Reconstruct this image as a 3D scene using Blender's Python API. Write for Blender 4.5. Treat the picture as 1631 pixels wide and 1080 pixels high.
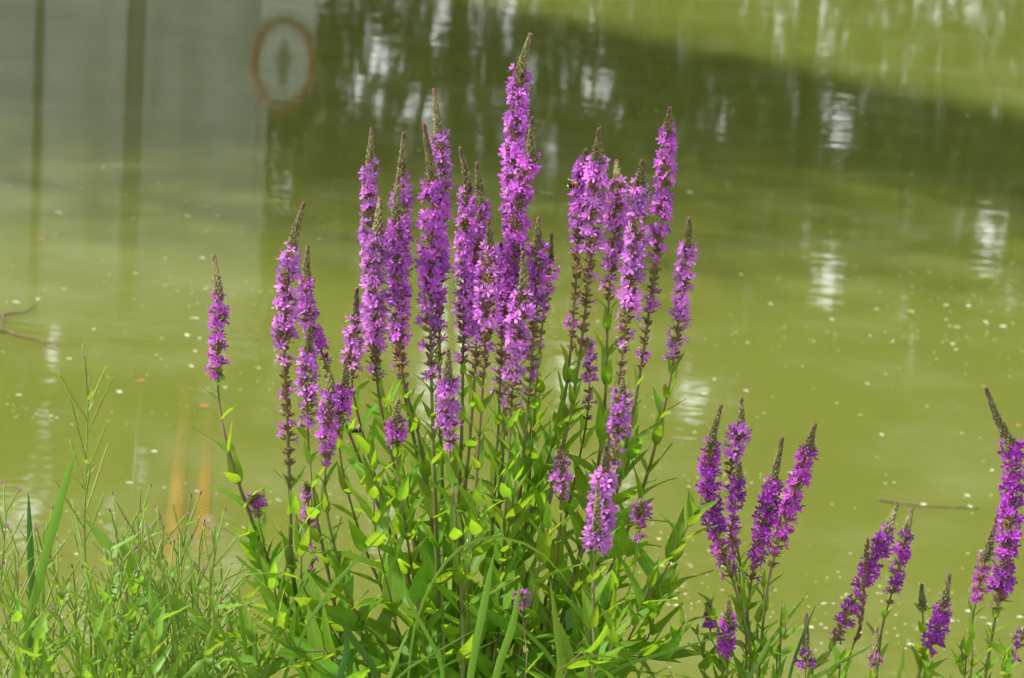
import bpy, math, random
from mathutils import Vector, Matrix, Quaternion
R = math.radians
rnd = random.Random(11)
for o in list(bpy.data.objects): bpy.data.objects.remove(o)
scene = bpy.context.scene
C = scene.collection

# ------------------------------------------------------------------ camera
PITCH, ROLL, HC, LENS = 15.0, 4.0, 2.0, 100.0
cam_d = bpy.data.cameras.new('camera'); cam = bpy.data.objects.new('camera', cam_d); C.objects.link(cam)
CM = Matrix.Rotation(R(90-PITCH), 3, 'X') @ Matrix.Rotation(R(ROLL), 3, 'Z')
CP = Vector((0, 0, HC))
cam.matrix_world = Matrix.Translation(CP) @ CM.to_4x4()
cam_d.sensor_width = 36.0; cam_d.lens = LENS; cam_d.clip_end = 2000; cam_d.clip_start = 0.05
cam_d.dof.use_dof = True; cam_d.dof.focus_distance = 3.6; cam_d.dof.aperture_fstop = 10.0; cam_d.dof.aperture_blades = 7
scene.camera = cam

# ------------------------------------------------------------------ sky, sun, exposure
SUN_TO = Vector((-0.58, 0.05, 0.80)).normalized()
el = math.asin(SUN_TO.z); az = math.atan2(SUN_TO.x, SUN_TO.y)
w = bpy.data.worlds.new('World'); scene.world = w; w.use_nodes = True
nt = w.node_tree; bg = nt.nodes['Background']
sky = nt.nodes.new('ShaderNodeTexSky'); sky.sky_type = 'NISHITA'; sky.sun_disc = False
sky.sun_elevation = el; sky.sun_rotation = az; sky.air_density = 1.2; sky.dust_density = 5.0; sky.ozone_density = 1.0
tcw = nt.nodes.new('ShaderNodeTexCoord'); cn = nt.nodes.new('ShaderNodeTexNoise'); cn.inputs['Scale'].default_value = 2.2; cn.inputs['Detail'].default_value = 6
mpw = nt.nodes.new('ShaderNodeMapping'); mpw.inputs['Scale'].default_value = (1, 1, 2.6); nt.links.new(tcw.outputs['Generated'], mpw.inputs[0]); nt.links.new(mpw.outputs[0], cn.inputs['Vector'])
cr = nt.nodes.new('ShaderNodeValToRGB'); cr.color_ramp.elements[0].position = 0.13; cr.color_ramp.elements[1].position = 0.35; sz = nt.nodes.new('ShaderNodeSeparateXYZ'); nt.links.new(tcw.outputs['Generated'], sz.inputs[0])
cz = nt.nodes.new('ShaderNodeMath'); cz.operation = 'MULTIPLY_ADD'; cz.inputs[1].default_value = -0.62; nt.links.new(sz.outputs[2], cz.inputs[0]); nt.links.new(cn.outputs['Fac'], cz.inputs[2])   # thinner cloud overhead than near the horizon
nt.links.new(cz.outputs[0], cr.inputs[0])
cm = nt.nodes.new('ShaderNodeMix'); cm.data_type = 'RGBA'; cm.inputs[7].default_value = (36, 36.6, 37.4, 1)      # bright thin cloud
nt.links.new(cr.outputs[0], cm.inputs[0]); nt.links.new(sky.outputs[0], cm.inputs[6])
nt.links.new(cm.outputs[2], bg.inputs['Color']); bg.inputs['Strength'].default_value = 0.056
sl = bpy.data.lights.new('sun', 'SUN'); sl.energy = 5.0; sl.angle = R(1.0); sl.color = (1.0, 0.95, 0.86)
so = bpy.data.objects.new('sun', sl); C.objects.link(so)
so.rotation_euler = SUN_TO.to_track_quat('Z', 'Y').to_euler(); so.location = (0, 0, 30)
vs = scene.view_settings; vs.view_transform = 'Standard'; vs.look = 'None'; vs.exposure = 0.42; vs.gamma = 1.0; vs.use_curve_mapping = False

# ------------------------------------------------------------------ pixel helpers (photograph is 1631 x 1080)
F = 1631 * LENS / 36.0
def ray(x, y): return (CM @ Vector(((x-815.5)/F, -(y-540.0)/F, -1.0))).normalized()
def at(x, y, d):
    r = ray(x, y); return CP + r * (d / r.y)
def on_water(x, y, z=0.0):
    r = ray(x, y); return CP + r * ((z - HC) / r.z)
def mirrored(x, y, D):                       # the point at distance D that the pond mirrors at this pixel
    h = on_water(x, y); r = ray(x, y); r = Vector((r.x, r.y, -r.z)); return h + r * ((D - h.y) / r.y)

# ------------------------------------------------------------------ object helpers
def tag(o, label=None, cat=None, group=None, kind=None):
    if label: o['label'] = label
    if cat: o['category'] = cat
    if group: o['group'] = group
    if kind: o['kind'] = kind
    return o
def empty(name, loc):
    o = bpy.data.objects.new(name, None); o.location = loc; o.empty_display_size = 0.05; C.objects.link(o); return o
class MB:
    def __init__(s): s.v = []; s.f = []; s.m = []; s.uv = []
    def add(s, vs_, fs, mi=0, uvs=None):
        n = len(s.v); s.v += [tuple(v) for v in vs_]
        for f in fs: s.f.append(tuple(n+i for i in f)); s.m.append(mi)
        s.uv += uvs if uvs else [(0.5, 0.5)] * len(vs_)
    def tube(s, pts, rad, n=6, mi=0, cap=True):
        prev = None; rings = []; m = len(pts)
        for i, p in enumerate(pts):
            t = (pts[min(i+1, m-1)] - pts[max(i-1, 0)])
            t = t.normalized() if t.length > 1e-9 else Vector((0, 0, 1))
            if prev is None: a = t.orthogonal().normalized()
            else:
                a = prev - t * prev.dot(t); a = a.normalized() if a.length > 1e-6 else t.orthogonal().normalized()
            prev = a; b = t.cross(a)
            r = rad[i] if isinstance(rad, (list, tuple)) else rad
            rings.append([p + (a*math.cos(2*math.pi*k/n) + b*math.sin(2*math.pi*k/n)) * r for k in range(n)])
        vv = [v for q in rings for v in q]; ff = []
        for i in range(m-1):
            for k in range(n): ff.append((i*n+k, i*n+(k+1) % n, (i+1)*n+(k+1) % n, (i+1)*n+k))
        if cap: ff.append(tuple(range(n))[::-1]); ff.append(tuple((m-1)*n+k for k in range(n)))
        s.add(vv, ff, mi, [(k/n, i/(m-1)) for i in range(m) for k in range(n)])
    def box(s, c, h, mi=0, bev=0.0):
        x, y, z = h; vv = [Vector(c) + Vector((a*x, b*y, d*z)) for a in (-1, 1) for b in (-1, 1) for d in (-1, 1)]
        s.add(vv, [(0, 1, 3, 2), (4, 6, 7, 5), (0, 4, 5, 1), (2, 3, 7, 6), (0, 2, 6, 4), (1, 5, 7, 3)], mi)
    def mesh(s, name, mats, smooth=True):
        me = bpy.data.meshes.new(name); me.from_pydata(s.v, [], s.f)
        for m in mats: me.materials.append(m)
        me.polygons.foreach_set('material_index', s.m)
        if smooth: me.polygons.foreach_set('use_smooth', [True]*len(s.f))
        uv = me.uv_layers.new(name='UVMap'); li = [0]*len(me.loops); me.loops.foreach_get('vertex_index', li)
        flat = []
        for i in li: flat += s.uv[i]
        uv.data.foreach_set('uv', flat); me.update(); return me
    def build(s, name, mats, parent=None, loc=(0, 0, 0), smooth=True):
        return link(name, s.mesh(name, mats if isinstance(mats, list) else [mats], smooth), parent, loc)
def link(name, me, parent=None, loc=(0, 0, 0), q=None, sc=None):
    o = bpy.data.objects.new(name, me); C.objects.link(o); o.parent = parent; o.location = loc
    if q is not None: o.rotation_mode = 'QUATERNION'; o.rotation_quaternion = q
    if sc is not None: o.scale = sc if hasattr(sc, '__len__') else (sc, sc, sc)
    return o
def catmull(P, n=8):
    out = []; m = len(P)
    for i in range(m-1):
        p0 = P[i-1] if i else P[0]*2-P[1]; p1 = P[i]; p2 = P[i+1]; p3 = P[i+2] if i+2 < m else P[-1]*2-P[-2]
        for k in range(n):
            t = k/n
            out.append(0.5*((p1*2)+(p2-p0)*t+(p0*2-p1*5+p2*4-p3)*t*t+(p1*3-p0-p2*3+p3)*t**3))
    out.append(P[-1].copy()); return out
class Path:
    def __init__(s, P): 
        s.P = P; s.L = [0.0]
        for a, b in zip(P, P[1:]): s.L.append(s.L[-1] + (b-a).length)
        s.len = s.L[-1]
    def pos(s, d):
        d = max(0, min(s.len, d))
        for i in range(len(s.P)-1):
            if s.L[i+1] >= d or i == len(s.P)-2:
                t = (d - s.L[i])/max(1e-9, s.L[i+1]-s.L[i]); return s.P[i].lerp(s.P[i+1], t)
    def up(s, d): return (s.pos(d-0.012) - s.pos(d+0.012)).normalized()      # paths run from the tip downwards

# ------------------------------------------------------------------ materials
def newmat(name):
    m = bpy.data.materials.new(name); m.use_nodes = True; t = m.node_tree; t.nodes.clear()
    out = t.nodes.new('ShaderNodeOutputMaterial'); return m, t, out
def N(t, typ, **kw):
    n = t.nodes.new(typ)
    for k, v in kw.items():
        if k.startswith('i_'): n.inputs[k[2:].replace('_', ' ')].default_value = v
        else: setattr(n, k, v)
    return n
def ramp(t, fac, stops):
    r = t.nodes.new('ShaderNodeValToRGB'); e = r.color_ramp.elements
    while len(e) < len(stops): e.new(0.5)
    for q, (p, c) in zip(e, stops): q.position = p; q.color = (*c, 1) if len(c) == 3 else c
    t.links.new(fac, r.inputs[0]); return r.outputs[0]
def math_n(t, op, a, b=None):
    n = t.nodes.new('ShaderNodeMath'); n.operation = op
    for i, q in enumerate((a, b)):
        if q is None: continue
        if hasattr(q, 'is_linked'): t.links.new(q, n.inputs[i])
        else: n.inputs[i].default_value = q
    return n.outputs[0]
def mixc(t, fac, a, b, mode='MIX'):
    n = t.nodes.new('ShaderNodeMix'); n.data_type = 'RGBA'; n.blend_type = mode
    for i, q in ((0, fac), (6, a), (7, b)):
        if hasattr(q, 'is_linked'): t.links.new(q, n.inputs[i])
        elif i == 0: n.inputs[0].default_value = q
        else: n.inputs[i].default_value = (*q, 1) if len(q) == 3 else q
    return n.outputs[2]
def noise(t, scale, detail=3, coord=None, dist=0.0, rough=0.55):
    n = t.nodes.new('ShaderNodeTexNoise'); n.inputs['Scale'].default_value = scale; n.inputs['Detail'].default_value = detail
    n.inputs['Distortion'].default_value = dist; n.inputs['Roughness'].default_value = rough
    if coord is not None: t.links.new(coord, n.inputs['Vector'])
    return n.outputs['Fac']
def thin(name, front, trans, tw=0.4, rough=0.5, spec=0.3, bump=None, var=0.25):
    """thin plant tissue: diffuse and gloss from the front, light coming through from behind; front/trans = colours or builders"""
    m, t, out = newmat(name)
    geo = N(t, 'ShaderNodeNewGeometry'); oi = N(t, 'ShaderNodeObjectInfo')
    cf = front(t) if callable(front) else None
    hv = N(t, 'ShaderNodeHueSaturation'); ht = N(t, 'ShaderNodeHueSaturation')
    rv = math_n(t, 'ADD', math_n(t, 'MULTIPLY', geo.outputs['Random Per Island'], 0.5), math_n(t, 'MULTIPLY', oi.outputs['Random'], 0.5))
    val = math_n(t, 'ADD', math_n(t, 'MULTIPLY', rv, 2*var), 1-var)
    hue = math_n(t, 'ADD', math_n(t, 'MULTIPLY', oi.outputs['Random'], 0.03), 0.485)
    for h in (hv, ht): t.links.new(val, h.inputs['Value']); t.links.new(hue, h.inputs['Hue'])
    if cf is not None: t.links.new(cf, hv.inputs['Color'])
    else: hv.inputs['Color'].default_value = (*front, 1)
    tc = trans(t) if callable(trans) else None
    if tc is not None: t.links.new(tc, ht.inputs['Color'])
    else: ht.inputs['Color'].default_value = (*trans, 1)
    p = N(t, 'ShaderNodeBsdfPrincipled'); t.links.new(hv.outputs[0], p.inputs['Base Color'])
    p.inputs['Roughness'].default_value = rough; p.inputs['Specular IOR Level'].default_value = spec
    tr = N(t, 'ShaderNodeBsdfTranslucent'); t.links.new(ht.outputs[0], tr.inputs['Color'])
    mx = N(t, 'ShaderNodeMixShader'); mx.inputs[0].default_value = tw
    t.links.new(p.outputs[0], mx.inputs[1]); t.links.new(tr.outputs[0], mx.inputs[2]); t.links.new(mx.outputs[0], out.inputs[0])
    if bump:
        b = N(t, 'ShaderNodeBump'); b.inputs['Strength'].default_value = 0.5; b.inputs['Distance'].default_value = 0.0008
        t.links.new(bump(t), b.inputs['Height']); t.links.new(b.outputs[0], p.inputs['Normal']); t.links.new(b.outputs[0], tr.inputs['Normal'])
    return m
def solid(name, col, rough=0.7, spec=0.3, var=0.3, scale=40, bump=0.0, col2=None, island=False):
    m, t, out = newmat(name); tc = N(t, 'ShaderNodeTexCoord')
    n = noise(t, scale, 4, tc.outputs['Object'])
    c2 = col2 if col2 else tuple(q*(1-var) for q in col)
    c = ramp(t, n, [(0.35, c2), (0.65, col)])
    if island:
        g = N(t, 'ShaderNodeNewGeometry'); h = N(t, 'ShaderNodeHueSaturation'); t.links.new(c, h.inputs['Color'])
        t.links.new(math_n(t, 'ADD', math_n(t, 'MULTIPLY', g.outputs['Random Per Island'], 0.8), 0.6), h.inputs['Value']); c = h.outputs[0]
    p = N(t, 'ShaderNodeBsdfPrincipled'); t.links.new(c, p.inputs['Base Color'])
    p.inputs['Roughness'].default_value = rough; p.inputs['Specular IOR Level'].default_value = spec
    if bump:
        b = N(t, 'ShaderNodeBump'); b.inputs['Distance'].default_value = bump; t.links.new(n, b.inputs['Height']); t.links.new(b.outputs[0], p.inputs['Normal'])
    t.links.new(p.outputs[0], out.inputs[0]); return m

def leaf_veins(t):
    uv = N(t, 'ShaderNodeUVMap'); s = N(t, 'ShaderNodeSeparateXYZ'); t.links.new(uv.outputs[0], s.inputs[0])
    d = math_n(t, 'ABSOLUTE', math_n(t, 'SUBTRACT', s.outputs[1], 0.5))           # 0 at the midrib
    rib = math_n(t, 'LESS_THAN', d, 0.035)
    st = math_n(t, 'SINE', math_n(t, 'MULTIPLY', math_n(t, 'SUBTRACT', s.outputs[0], math_n(t, 'MULTIPLY', d, 0.45)), 62.0))
    side = math_n(t, 'MULTIPLY', math_n(t, 'GREATER_THAN', st, 0.86), 0.45)
    return math_n(t, 'MAXIMUM', rib, side)
def leaf_col(base, rib):
    def f(t):
        tc = N(t, 'ShaderNodeTexCoord'); n = noise(t, 9, 3, tc.outputs['Object'])
        c = mixc(t, n, tuple(q*0.72 for q in base), tuple(q*1.25 for q in base))
        return mixc(t, math_n(t, 'MULTIPLY', leaf_veins(t), 0.8), c, rib)
    return f
def leaf_bump(t): return math_n(t, 'MULTIPLY', leaf_veins(t), -1.0)
M = {}
M['leaf'] = thin('loosestrife_leaf', leaf_col((0.125, 0.275, 0.018), (0.24, 0.38, 0.08)), leaf_col((0.38, 0.62, 0.020), (0.40, 0.58, 0.05)), 0.5, 0.5, 0.22, leaf_bump, 0.3)
M['leaf_small'] = thin('young_leaf', (0.16, 0.31, 0.035), (0.36, 0.56, 0.03), 0.42, 0.45, 0.35, None, 0.25)
M['grass'] = thin('grass_blade', (0.15, 0.30, 0.035), (0.38, 0.54, 0.03), 0.42, 0.4, 0.4, None, 0.3)
M['reed'] = thin('sedge_blade', (0.055, 0.15, 0.03), (0.14, 0.30, 0.03), 0.35, 0.4, 0.4, None, 0.2)
M['pod'] = solid('willowherb_pod', (0.24, 0.40, 0.045), 0.55, 0.3, 0.35, 30, col2=(0.22, 0.24, 0.07))
M['wh_stem'] = solid('willowherb_stem', (0.22, 0.38, 0.05), 0.55, 0.3, 0.3, 12, col2=(0.16, 0.17, 0.06))
M['pink'] = thin('pink_petal', (0.55, 0.20, 0.50), (0.55, 0.20, 0.5), 0.35, 0.6, 0.2)
M['pinkdark'] = solid('dark_pink_bud', (0.32, 0.07, 0.16), 0.6)
def petal_c(k):
    def f(t):
        oi = N(t, 'ShaderNodeObjectInfo'); uv = N(t, 'ShaderNodeUVMap'); s = N(t, 'ShaderNodeSeparateXYZ'); t.links.new(uv.outputs[0], s.inputs[0])
        base = mixc(t, 1.0, oi.outputs['Color'], k, 'MULTIPLY')
        deep = mixc(t, 1.0, base, (0.70, 0.30, 0.52), 'MULTIPLY')
        return mixc(t, ramp(t, s.outputs[0], [(0.0, (0, 0, 0)), (0.35, (1, 1, 1))]), deep, base)
    return f
M['petal'] = thin('loosestrife_petal', petal_c((1, 1, 1)), petal_c((1.05, 0.9, 1.05)), 0.42, 0.55, 0.2, None, 0.5)
M['calyx'] = solid('calyx_tube', (0.28, 0.11, 0.10), 0.7, 0.2, 0.4, 300, col2=(0.19, 0.15, 0.06), island=True)
M['bract'] = thin('spike_bract', (0.15, 0.24, 0.045), (0.32, 0.42, 0.05), 0.3, 0.6, 0.2, None, 0.4)
M['stamen'] = solid('stamen', (0.62, 0.48, 0.16), 0.7)
M['bud'] = solid('hairy_bud', (0.28, 0.31, 0.12), 0.85, 0.15, 0.4, 420, col2=(0.19, 0.12, 0.08), island=True)
M['budtop'] = solid('reddish_bud', (0.30, 0.15, 0.13), 0.8, 0.2, 0.4, 300, col2=(0.13, 0.10, 0.06), island=True)
def stem_mat(name, a, b):
    m, t, out = newmat(name); g = N(t, 'ShaderNodeTexCoord'); n = noise(t, 14, 3, g.outputs['Object'])
    s = N(t, 'ShaderNodeSeparateXYZ'); t.links.new(g.outputs['Generated'], s.inputs[0])
    f = math_n(t, 'ADD', math_n(t, 'MULTIPLY', s.outputs[2], 0.9), math_n(t, 'MULTIPLY', math_n(t, 'SUBTRACT', n, 0.5), 1.1))
    c = ramp(t, f, [(0.25, a), (0.75, b)])
    p = N(t, 'ShaderNodeBsdfPrincipled'); t.links.new(c, p.inputs['Base Color']); p.inputs['Roughness'].default_value = 0.55; p.inputs['Specular IOR Level'].default_value = 0.3
    t.links.new(p.outputs[0], out.inputs[0]); return m
M['stem'] = stem_mat('loosestrife_stem', (0.16, 0.24, 0.045), (0.18, 0.125, 0.06))
M['dry'] = solid('dry_stalk', (0.20, 0.13, 0.07), 0.8, 0.2, 0.4, 60)
M['bark'] = solid('bark', (0.14, 0.11, 0.08), 0.9, 0.1, 0.5, 8, 0.02)
M['crown'] = thin('tree_leaves', (0.06, 0.11, 0.022), (0.22, 0.32, 0.02), 0.35, 0.6, 0.2, None, 0.4)
M['shrub'] = thin('shrub_leaves', (0.05, 0.10, 0.02), (0.16, 0.26, 0.02), 0.3, 0.6, 0.2, None, 0.35)
M['wood'] = solid('floating_twig', (0.20, 0.15, 0.08), 0.8, 0.2, 0.4, 25)
M['float'] = solid('pale_petal', (0.62, 0.60, 0.44), 0.6, 0.3, 0.2, 30)
M['floatbrown'] = solid('fallen_leaf', (0.40, 0.20, 0.07), 0.6, 0.3, 0.3, 30)
def concrete():
    m, t, out = newmat('weathered_concrete'); tc = N(t, 'ShaderNodeTexCoord')
    mp = N(t, 'ShaderNodeMapping'); mp.inputs['Scale'].default_value = (2.2, 2.2, 0.25); t.links.new(tc.outputs['Object'], mp.inputs[0])
    n1 = noise(t, 1.2, 5, mp.outputs[0]); n2 = noise(t, 6, 5, tc.outputs['Object'])
    c = ramp(t, math_n(t, 'ADD', math_n(t, 'MULTIPLY', n1, 0.7), math_n(t, 'MULTIPLY', n2, 0.3)), [(0.3, (0.20, 0.21, 0.20)), (0.55, (0.40, 0.42, 0.42)), (0.8, (0.52, 0.54, 0.54))])
    p = N(t, 'ShaderNodeBsdfPrincipled'); p.inputs['Roughness'].default_value = 0.9; t.links.new(c, p.inputs['Base Color'])
    b = N(t, 'ShaderNodeBump'); b.inputs['Distance'].default_value = 0.01; t.links.new(n2, b.inputs['Height']); t.links.new(b.outputs[0], p.inputs['Normal'])
    t.links.new(p.outputs[0], out.inputs[0]); return m
M['concrete'] = concrete()
M['joint'] = solid('dark_joint', (0.20, 0.21, 0.19), 0.9, 0.1, 0.3, 6)
M['signwhite'] = solid('sign_face', (0.45, 0.48, 0.46), 0.5, 0.4, 0.15, 6)
M['signred'] = solid('sign_ring', (0.27, 0.05, 0.028), 0.5, 0.4, 0.3, 5)
M['signdark'] = solid('sign_mark', (0.16, 0.16, 0.14), 0.6)

# ------------------------------------------------------------------ water
def water_mat():
    m, t, out = newmat('green_pond_water'); tc = N(t, 'ShaderNodeTexCoord'); P = tc.outputs['Object']
    n1 = noise(t, 0.35, 4, P); n2 = noise(t, 2.2, 5, P)
    c = mixc(t, ramp(t, n1, [(0.3, (0, 0, 0)), (0.7, (1, 1, 1))]), (0.136, 0.163, 0.027), (0.155, 0.179, 0.035))
    c = mixc(t, math_n(t, 'MULTIPLY', ramp(t, n2, [(0.48, (0, 0, 0)), (0.80, (1, 1, 1))]), 0.5), c, (0.24, 0.26, 0.12))
    p = N(t, 'ShaderNodeBsdfPrincipled'); t.links.new(c, p.inputs['Base Color']); p.inputs['IOR'].default_value = 1.33
    p.inputs['Roughness'].default_value = 0.03
    p.inputs['Subsurface Weight'].default_value = 1.0; p.inputs['Subsurface Radius'].default_value = (1.0, 1.0, 0.5); p.inputs['Subsurface Scale'].default_value = 0.85
    def stretched(sx, sy, sc, det):
        mp = N(t, 'ShaderNodeMapping'); mp.inputs['Scale'].default_value = (sx, sy, 1); t.links.new(P, mp.inputs[0]); return noise(t, sc, det, mp.outputs[0], 0.3)
    h = math_n(t, 'ADD', math_n(t, 'MULTIPLY', stretched(0.6, 1.6, 9.0, 2), 1.0), math_n(t, 'MULTIPLY', stretched(1.0, 1.3, 2.0, 2), 2.0))
    patch = ramp(t, noise(t, 0.5, 2, P), [(0.35, (0.35,)*3), (0.65, (1, 1, 1))])
    b = N(t, 'ShaderNodeBump'); b.inputs['Distance'].default_value = 0.0008; t.links.new(h, b.inputs['Height'])
    t.links.new(patch, b.inputs['Strength']); t.links.new(b.outputs[0], p.inputs['Normal'])
    t.links.new(p.outputs[0], out.inputs[0]); return m
M['water'] = water_mat()
def bank_z(x, y):
    """height of the ground: the near bank, the pond bed, the far and side banks"""
    near = 0.42 - 0.035*y if y < 3.2 else 0.308 - (y-3.2)*0.30
    bed = -1.2
    far = (y-22.0)*0.5; left = (-7.0-x)*0.6; right = (x-14.0)*0.6
    z = max(bed, near if y < 8 else bed, min(far, 0.7), min(left, 0.6), min(right, 0.6))
    return z + 0.02*math.sin(3.1*x+0.7*y) + 0.015*math.sin(2.3*y-1.7*x)
def axis(segs):
    out = []
    for a, b, st in segs:
        k = max(1, round((b-a)/st)); out += [a+(b-a)*i/k for i in range(k)]
    return out + [segs[-1][1]]
gx = axis([(-400, -30, 30), (-30, -2, 0.8), (-2, 2, 0.12), (2, 30, 0.8), (30, 400, 30)])
gy = axis([(-300, -8, 25), (-8, 2, 0.7), (2, 5.5, 0.12), (5.5, 30, 0.8), (30, 500, 30)])
mb = MB(); mb.add([Vector((x, y, bank_z(x, y))) for y in gy for x in gx],
    [(j*len(gx)+i, j*len(gx)+i+1, (j+1)*len(gx)+i+1, (j+1)*len(gx)+i) for j in range(len(gy)-1) for i in range(len(gx)-1)])
M['soil'] = solid('grassy_soil', (0.10, 0.12, 0.04), 0.95, 0.1, 0.5, 3, 0.02, col2=(0.09, 0.07, 0.045))
tag(mb.build('ground', M['soil']), kind='structure')
mb = MB(); mb.add([Vector((-9, 3.2, 0)), Vector((17, 3.2, 0)), Vector((17, 24, 0)), Vector((-9, 24, 0))], [(0, 1, 2, 3)])
tag(mb.build('pond_water', M['water']), kind='structure')

# ------------------------------------------------------------------ the concrete wall and the sign that the pond mirrors
WY = 17.0
e0 = mirrored(415, 0, WY); wx = e0.x; wx2 = -6.5; WH = mirrored(200, 500, WY).z
wall = empty('concrete_wall', ((wx+wx2)/2, WY, 0)); tag(wall, 'grey weathered concrete wall mirrored in the pond beside the round sign', 'wall')
def relx(x): return x - (wx+wx2)/2
j1 = mirrored(215, 100, WY).x; j2 = mirrored(62, 100, WY).x
segs = [(wx2, j2-0.03), (j2+0.03, j1-0.055), (j1+0.055, wx)]
for a, b in segs:
    m_ = MB(); m_.box((relx((a+b)/2), 0.4, WH/2-0.6), ((b-a)/2, 0.4, WH/2+0.6)); m_.build('wall_panel', M['concrete'], wall, smooth=False)
for x, hw in ((j2, 0.03), (j1, 0.055)):
    m_ = MB(); m_.box((relx(x), 0.32, WH/2-0.6), (hw, 0.3, WH/2+0.597)); m_.build('joint', M['joint'], wall, smooth=False)
m_ = MB(); m_.box((0, 0.4, WH+0.062), ((wx-wx2)/2+0.06, 0.48, 0.06)); m_.build('coping', M['concrete'], wall, smooth=False)
# pale square post with the red ringed plate
pc = mirrored(461, 12, WY-0.3); ptop = mirrored(456, 95, WY-0.3)
post = MB(); PW = 0.155
post.box((0, 0, 0.12), (PW, 0.12, 0.92)); po = post.build('concrete_post', M['signwhite'], None, (pc.x, WY-0.3, 0), False)
tag(po, 'pale square post standing in the pond beside the grey concrete wall', 'post')
sign = empty('round_sign', (ptop.x, WY-0.47, ptop.z)); tag(sign, 'round pale sign with a dark red rim fixed to the pale post', 'sign')
def disc(rx, rz, y, n=36, th=0.006):
    m_ = MB(); vv = []
    for yy in (y-th, y): vv += [Vector((rx*math.cos(2*math.pi*k/n), yy, rz*math.sin(2*math.pi*k/n))) for k in range(n)]
    m_.add(vv, [tuple(range(n)), tuple(range(n, 2*n))[::-1]] + [(k, n+k, n+(k+1) % n, (k+1) % n) for k in range(n)]); return m_
disc(0.165, 0.235, 0.030, th=0.02).build('face', M['signwhite'], sign, smooth=False)
m_ = MB(); m_.tube([Vector((0.175*math.cos(a), 0.0, 0.25*math.sin(a))) for a in [2*math.pi*k/40 for k in range(41)]], 0.022, 8); m_.build('rim', M['signred'], sign)
m_ = MB(); m_.box((0, 0.003, 0.0), (0.022, 0.004, 0.13)); m_.box((0.0, -0.003, -0.03), (0.05, 0.004, 0.03)); m_.build('mark', M['signdark'], sign, smooth=False)
m_ = MB(); m_.box((0, 0.045, 0.0), (0.03, 0.012, 0.1)); m_.build('bracket', M['signdark'], sign, smooth=False)

# ------------------------------------------------------------------ unseen bridge, shaped thin and high to lay a soft shadow on far water
BZ = 22.0
sh = Vector((SUN_TO.x, SUN_TO.y, 0)) * (BZ/SUN_TO.z)
fa = on_water(690, -4) + sh; fb = on_water(1590, 186) + sh; fa.z = fb.z = 0
u = (fb-fa).normalized(); nrm = Vector((-u.y, u.x, 0)); 
if nrm.y > 0: nrm = -nrm
BW = 1.3
A0 = fa - u*30; B0 = fb + u*34
FLR = (1.0, 1.0)
bridge = empty('shadow_bridge', (fa.x, fa.y, 0)); tag(bridge, 'unseen slender grey bridge set very high over the pond to cast a soft shadow', 'bridge')
def slab(p, q, w0, w1, z0, z1, name, mat, fl=(1.0, 1.0)):
    m_ = MB(); o = Vector((fa.x, fa.y, 0)); vv = []
    for z in (z0, z1): vv += [p+nrm*w0*fl[0]-o+Vector((0, 0, z)), q+nrm*w0*fl[1]-o+Vector((0, 0, z)), q+nrm*w1*fl[1]-o+Vector((0, 0, z)), p+nrm*w1*fl[0]-o+Vector((0, 0, z))]
    m_.add(vv, [(3, 2, 1, 0), (4, 5, 6, 7), (0, 1, 5, 4), (1, 2, 6, 5), (2, 3, 7, 6), (3, 0, 4, 7)]); return m_.build(name, mat, bridge, smooth=False)
slab(A0, B0, 0, BW, BZ-0.35, BZ, 'deck', M['concrete'], FLR)
for s_ in (0.004, BW-0.124): slab(A0, B0, s_, s_+0.06, BZ+0.003, BZ+0.35, 'parapet', M['concrete'], FLR)
for k in (0.02, 0.97):
    p = A0.lerp(B0, k); gz = bank_z(p.x, p.y) - 0.3
    slab(p-u*0.3, p+u*0.3, 0.2, BW-0.2, gz, BZ-0.352, 'pier', M['concrete'])

# ------------------------------------------------------------------ trees
GAPS = [(600, 92, 22), (618, 108, 12), (560, 145, 16), (690, 185, 22), (948, 145, 18), (985, 180, 16), (880, 245, 22), (1340, 205, 26), (1365, 170, 10), (1312, 455, 34), (1290, 380, 14), (1320, 430, 20),
        (1405, 310, 12), (1400, 395, 14), (1450, 345, 14), (1555, 360, 14), (1582, 385, 24), (1475, 120, 10), (1440, 110, 9), (1230, 20, 9), (1320, 12, 9), (1085, 65, 10), (1165, 370, 12), (1440, 510, 20), (1455, 560, 14),
        (722, 470, 40), (712, 545, 44), (698, 640, 44), (722, 410, 28), (440, 300, 22), (700, 720, 30), (610, 60, 10), (495, 170, 14), (640, 200, 12), (1200, 470, 14), (1610, 470, 12), (1225, 520, 10), (80, 560, 24), (430, 480, 14), (60, 760, 26), (20, 840, 24), (330, 840, 26), (130, 1000, 36), (620, 850, 40), (1100, 640, 30), (900, 600, 25), (1000, 760, 30), (220, 640, 14)]
grr = random.Random(4)
GAPS += [(grr.uniform(1050, 1640), grr.uniform(150, 600), grr.uniform(4, 11)) for _ in range(48)] + [(grr.uniform(400, 1050), grr.uniform(60, 420), grr.uniform(4, 9)) for _ in range(16)] + [(grr.uniform(-20, 460), grr.uniform(520, 1040), grr.uniform(6, 17)) for _ in range(46)] + [(grr.uniform(1000, 1640), grr.uniform(600, 900), grr.uniform(5, 11)) for _ in range(16)]
cells = {}                                   # openings between the leaves, filed by direction as the pond mirrors them
for g in GAPS:
    r_ = g[2]*1.05
    for cx_ in range(int((g[0]-r_)//40), int((g[0]+r_)//40)+1):
        for cy_ in range(int((g[1]-r_)//40), int((g[1]+r_)//40)+1): cells.setdefault((cx_, cy_), []).append((g[0], g[1], r_*r_))
CMI = CM.transposed()
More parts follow.
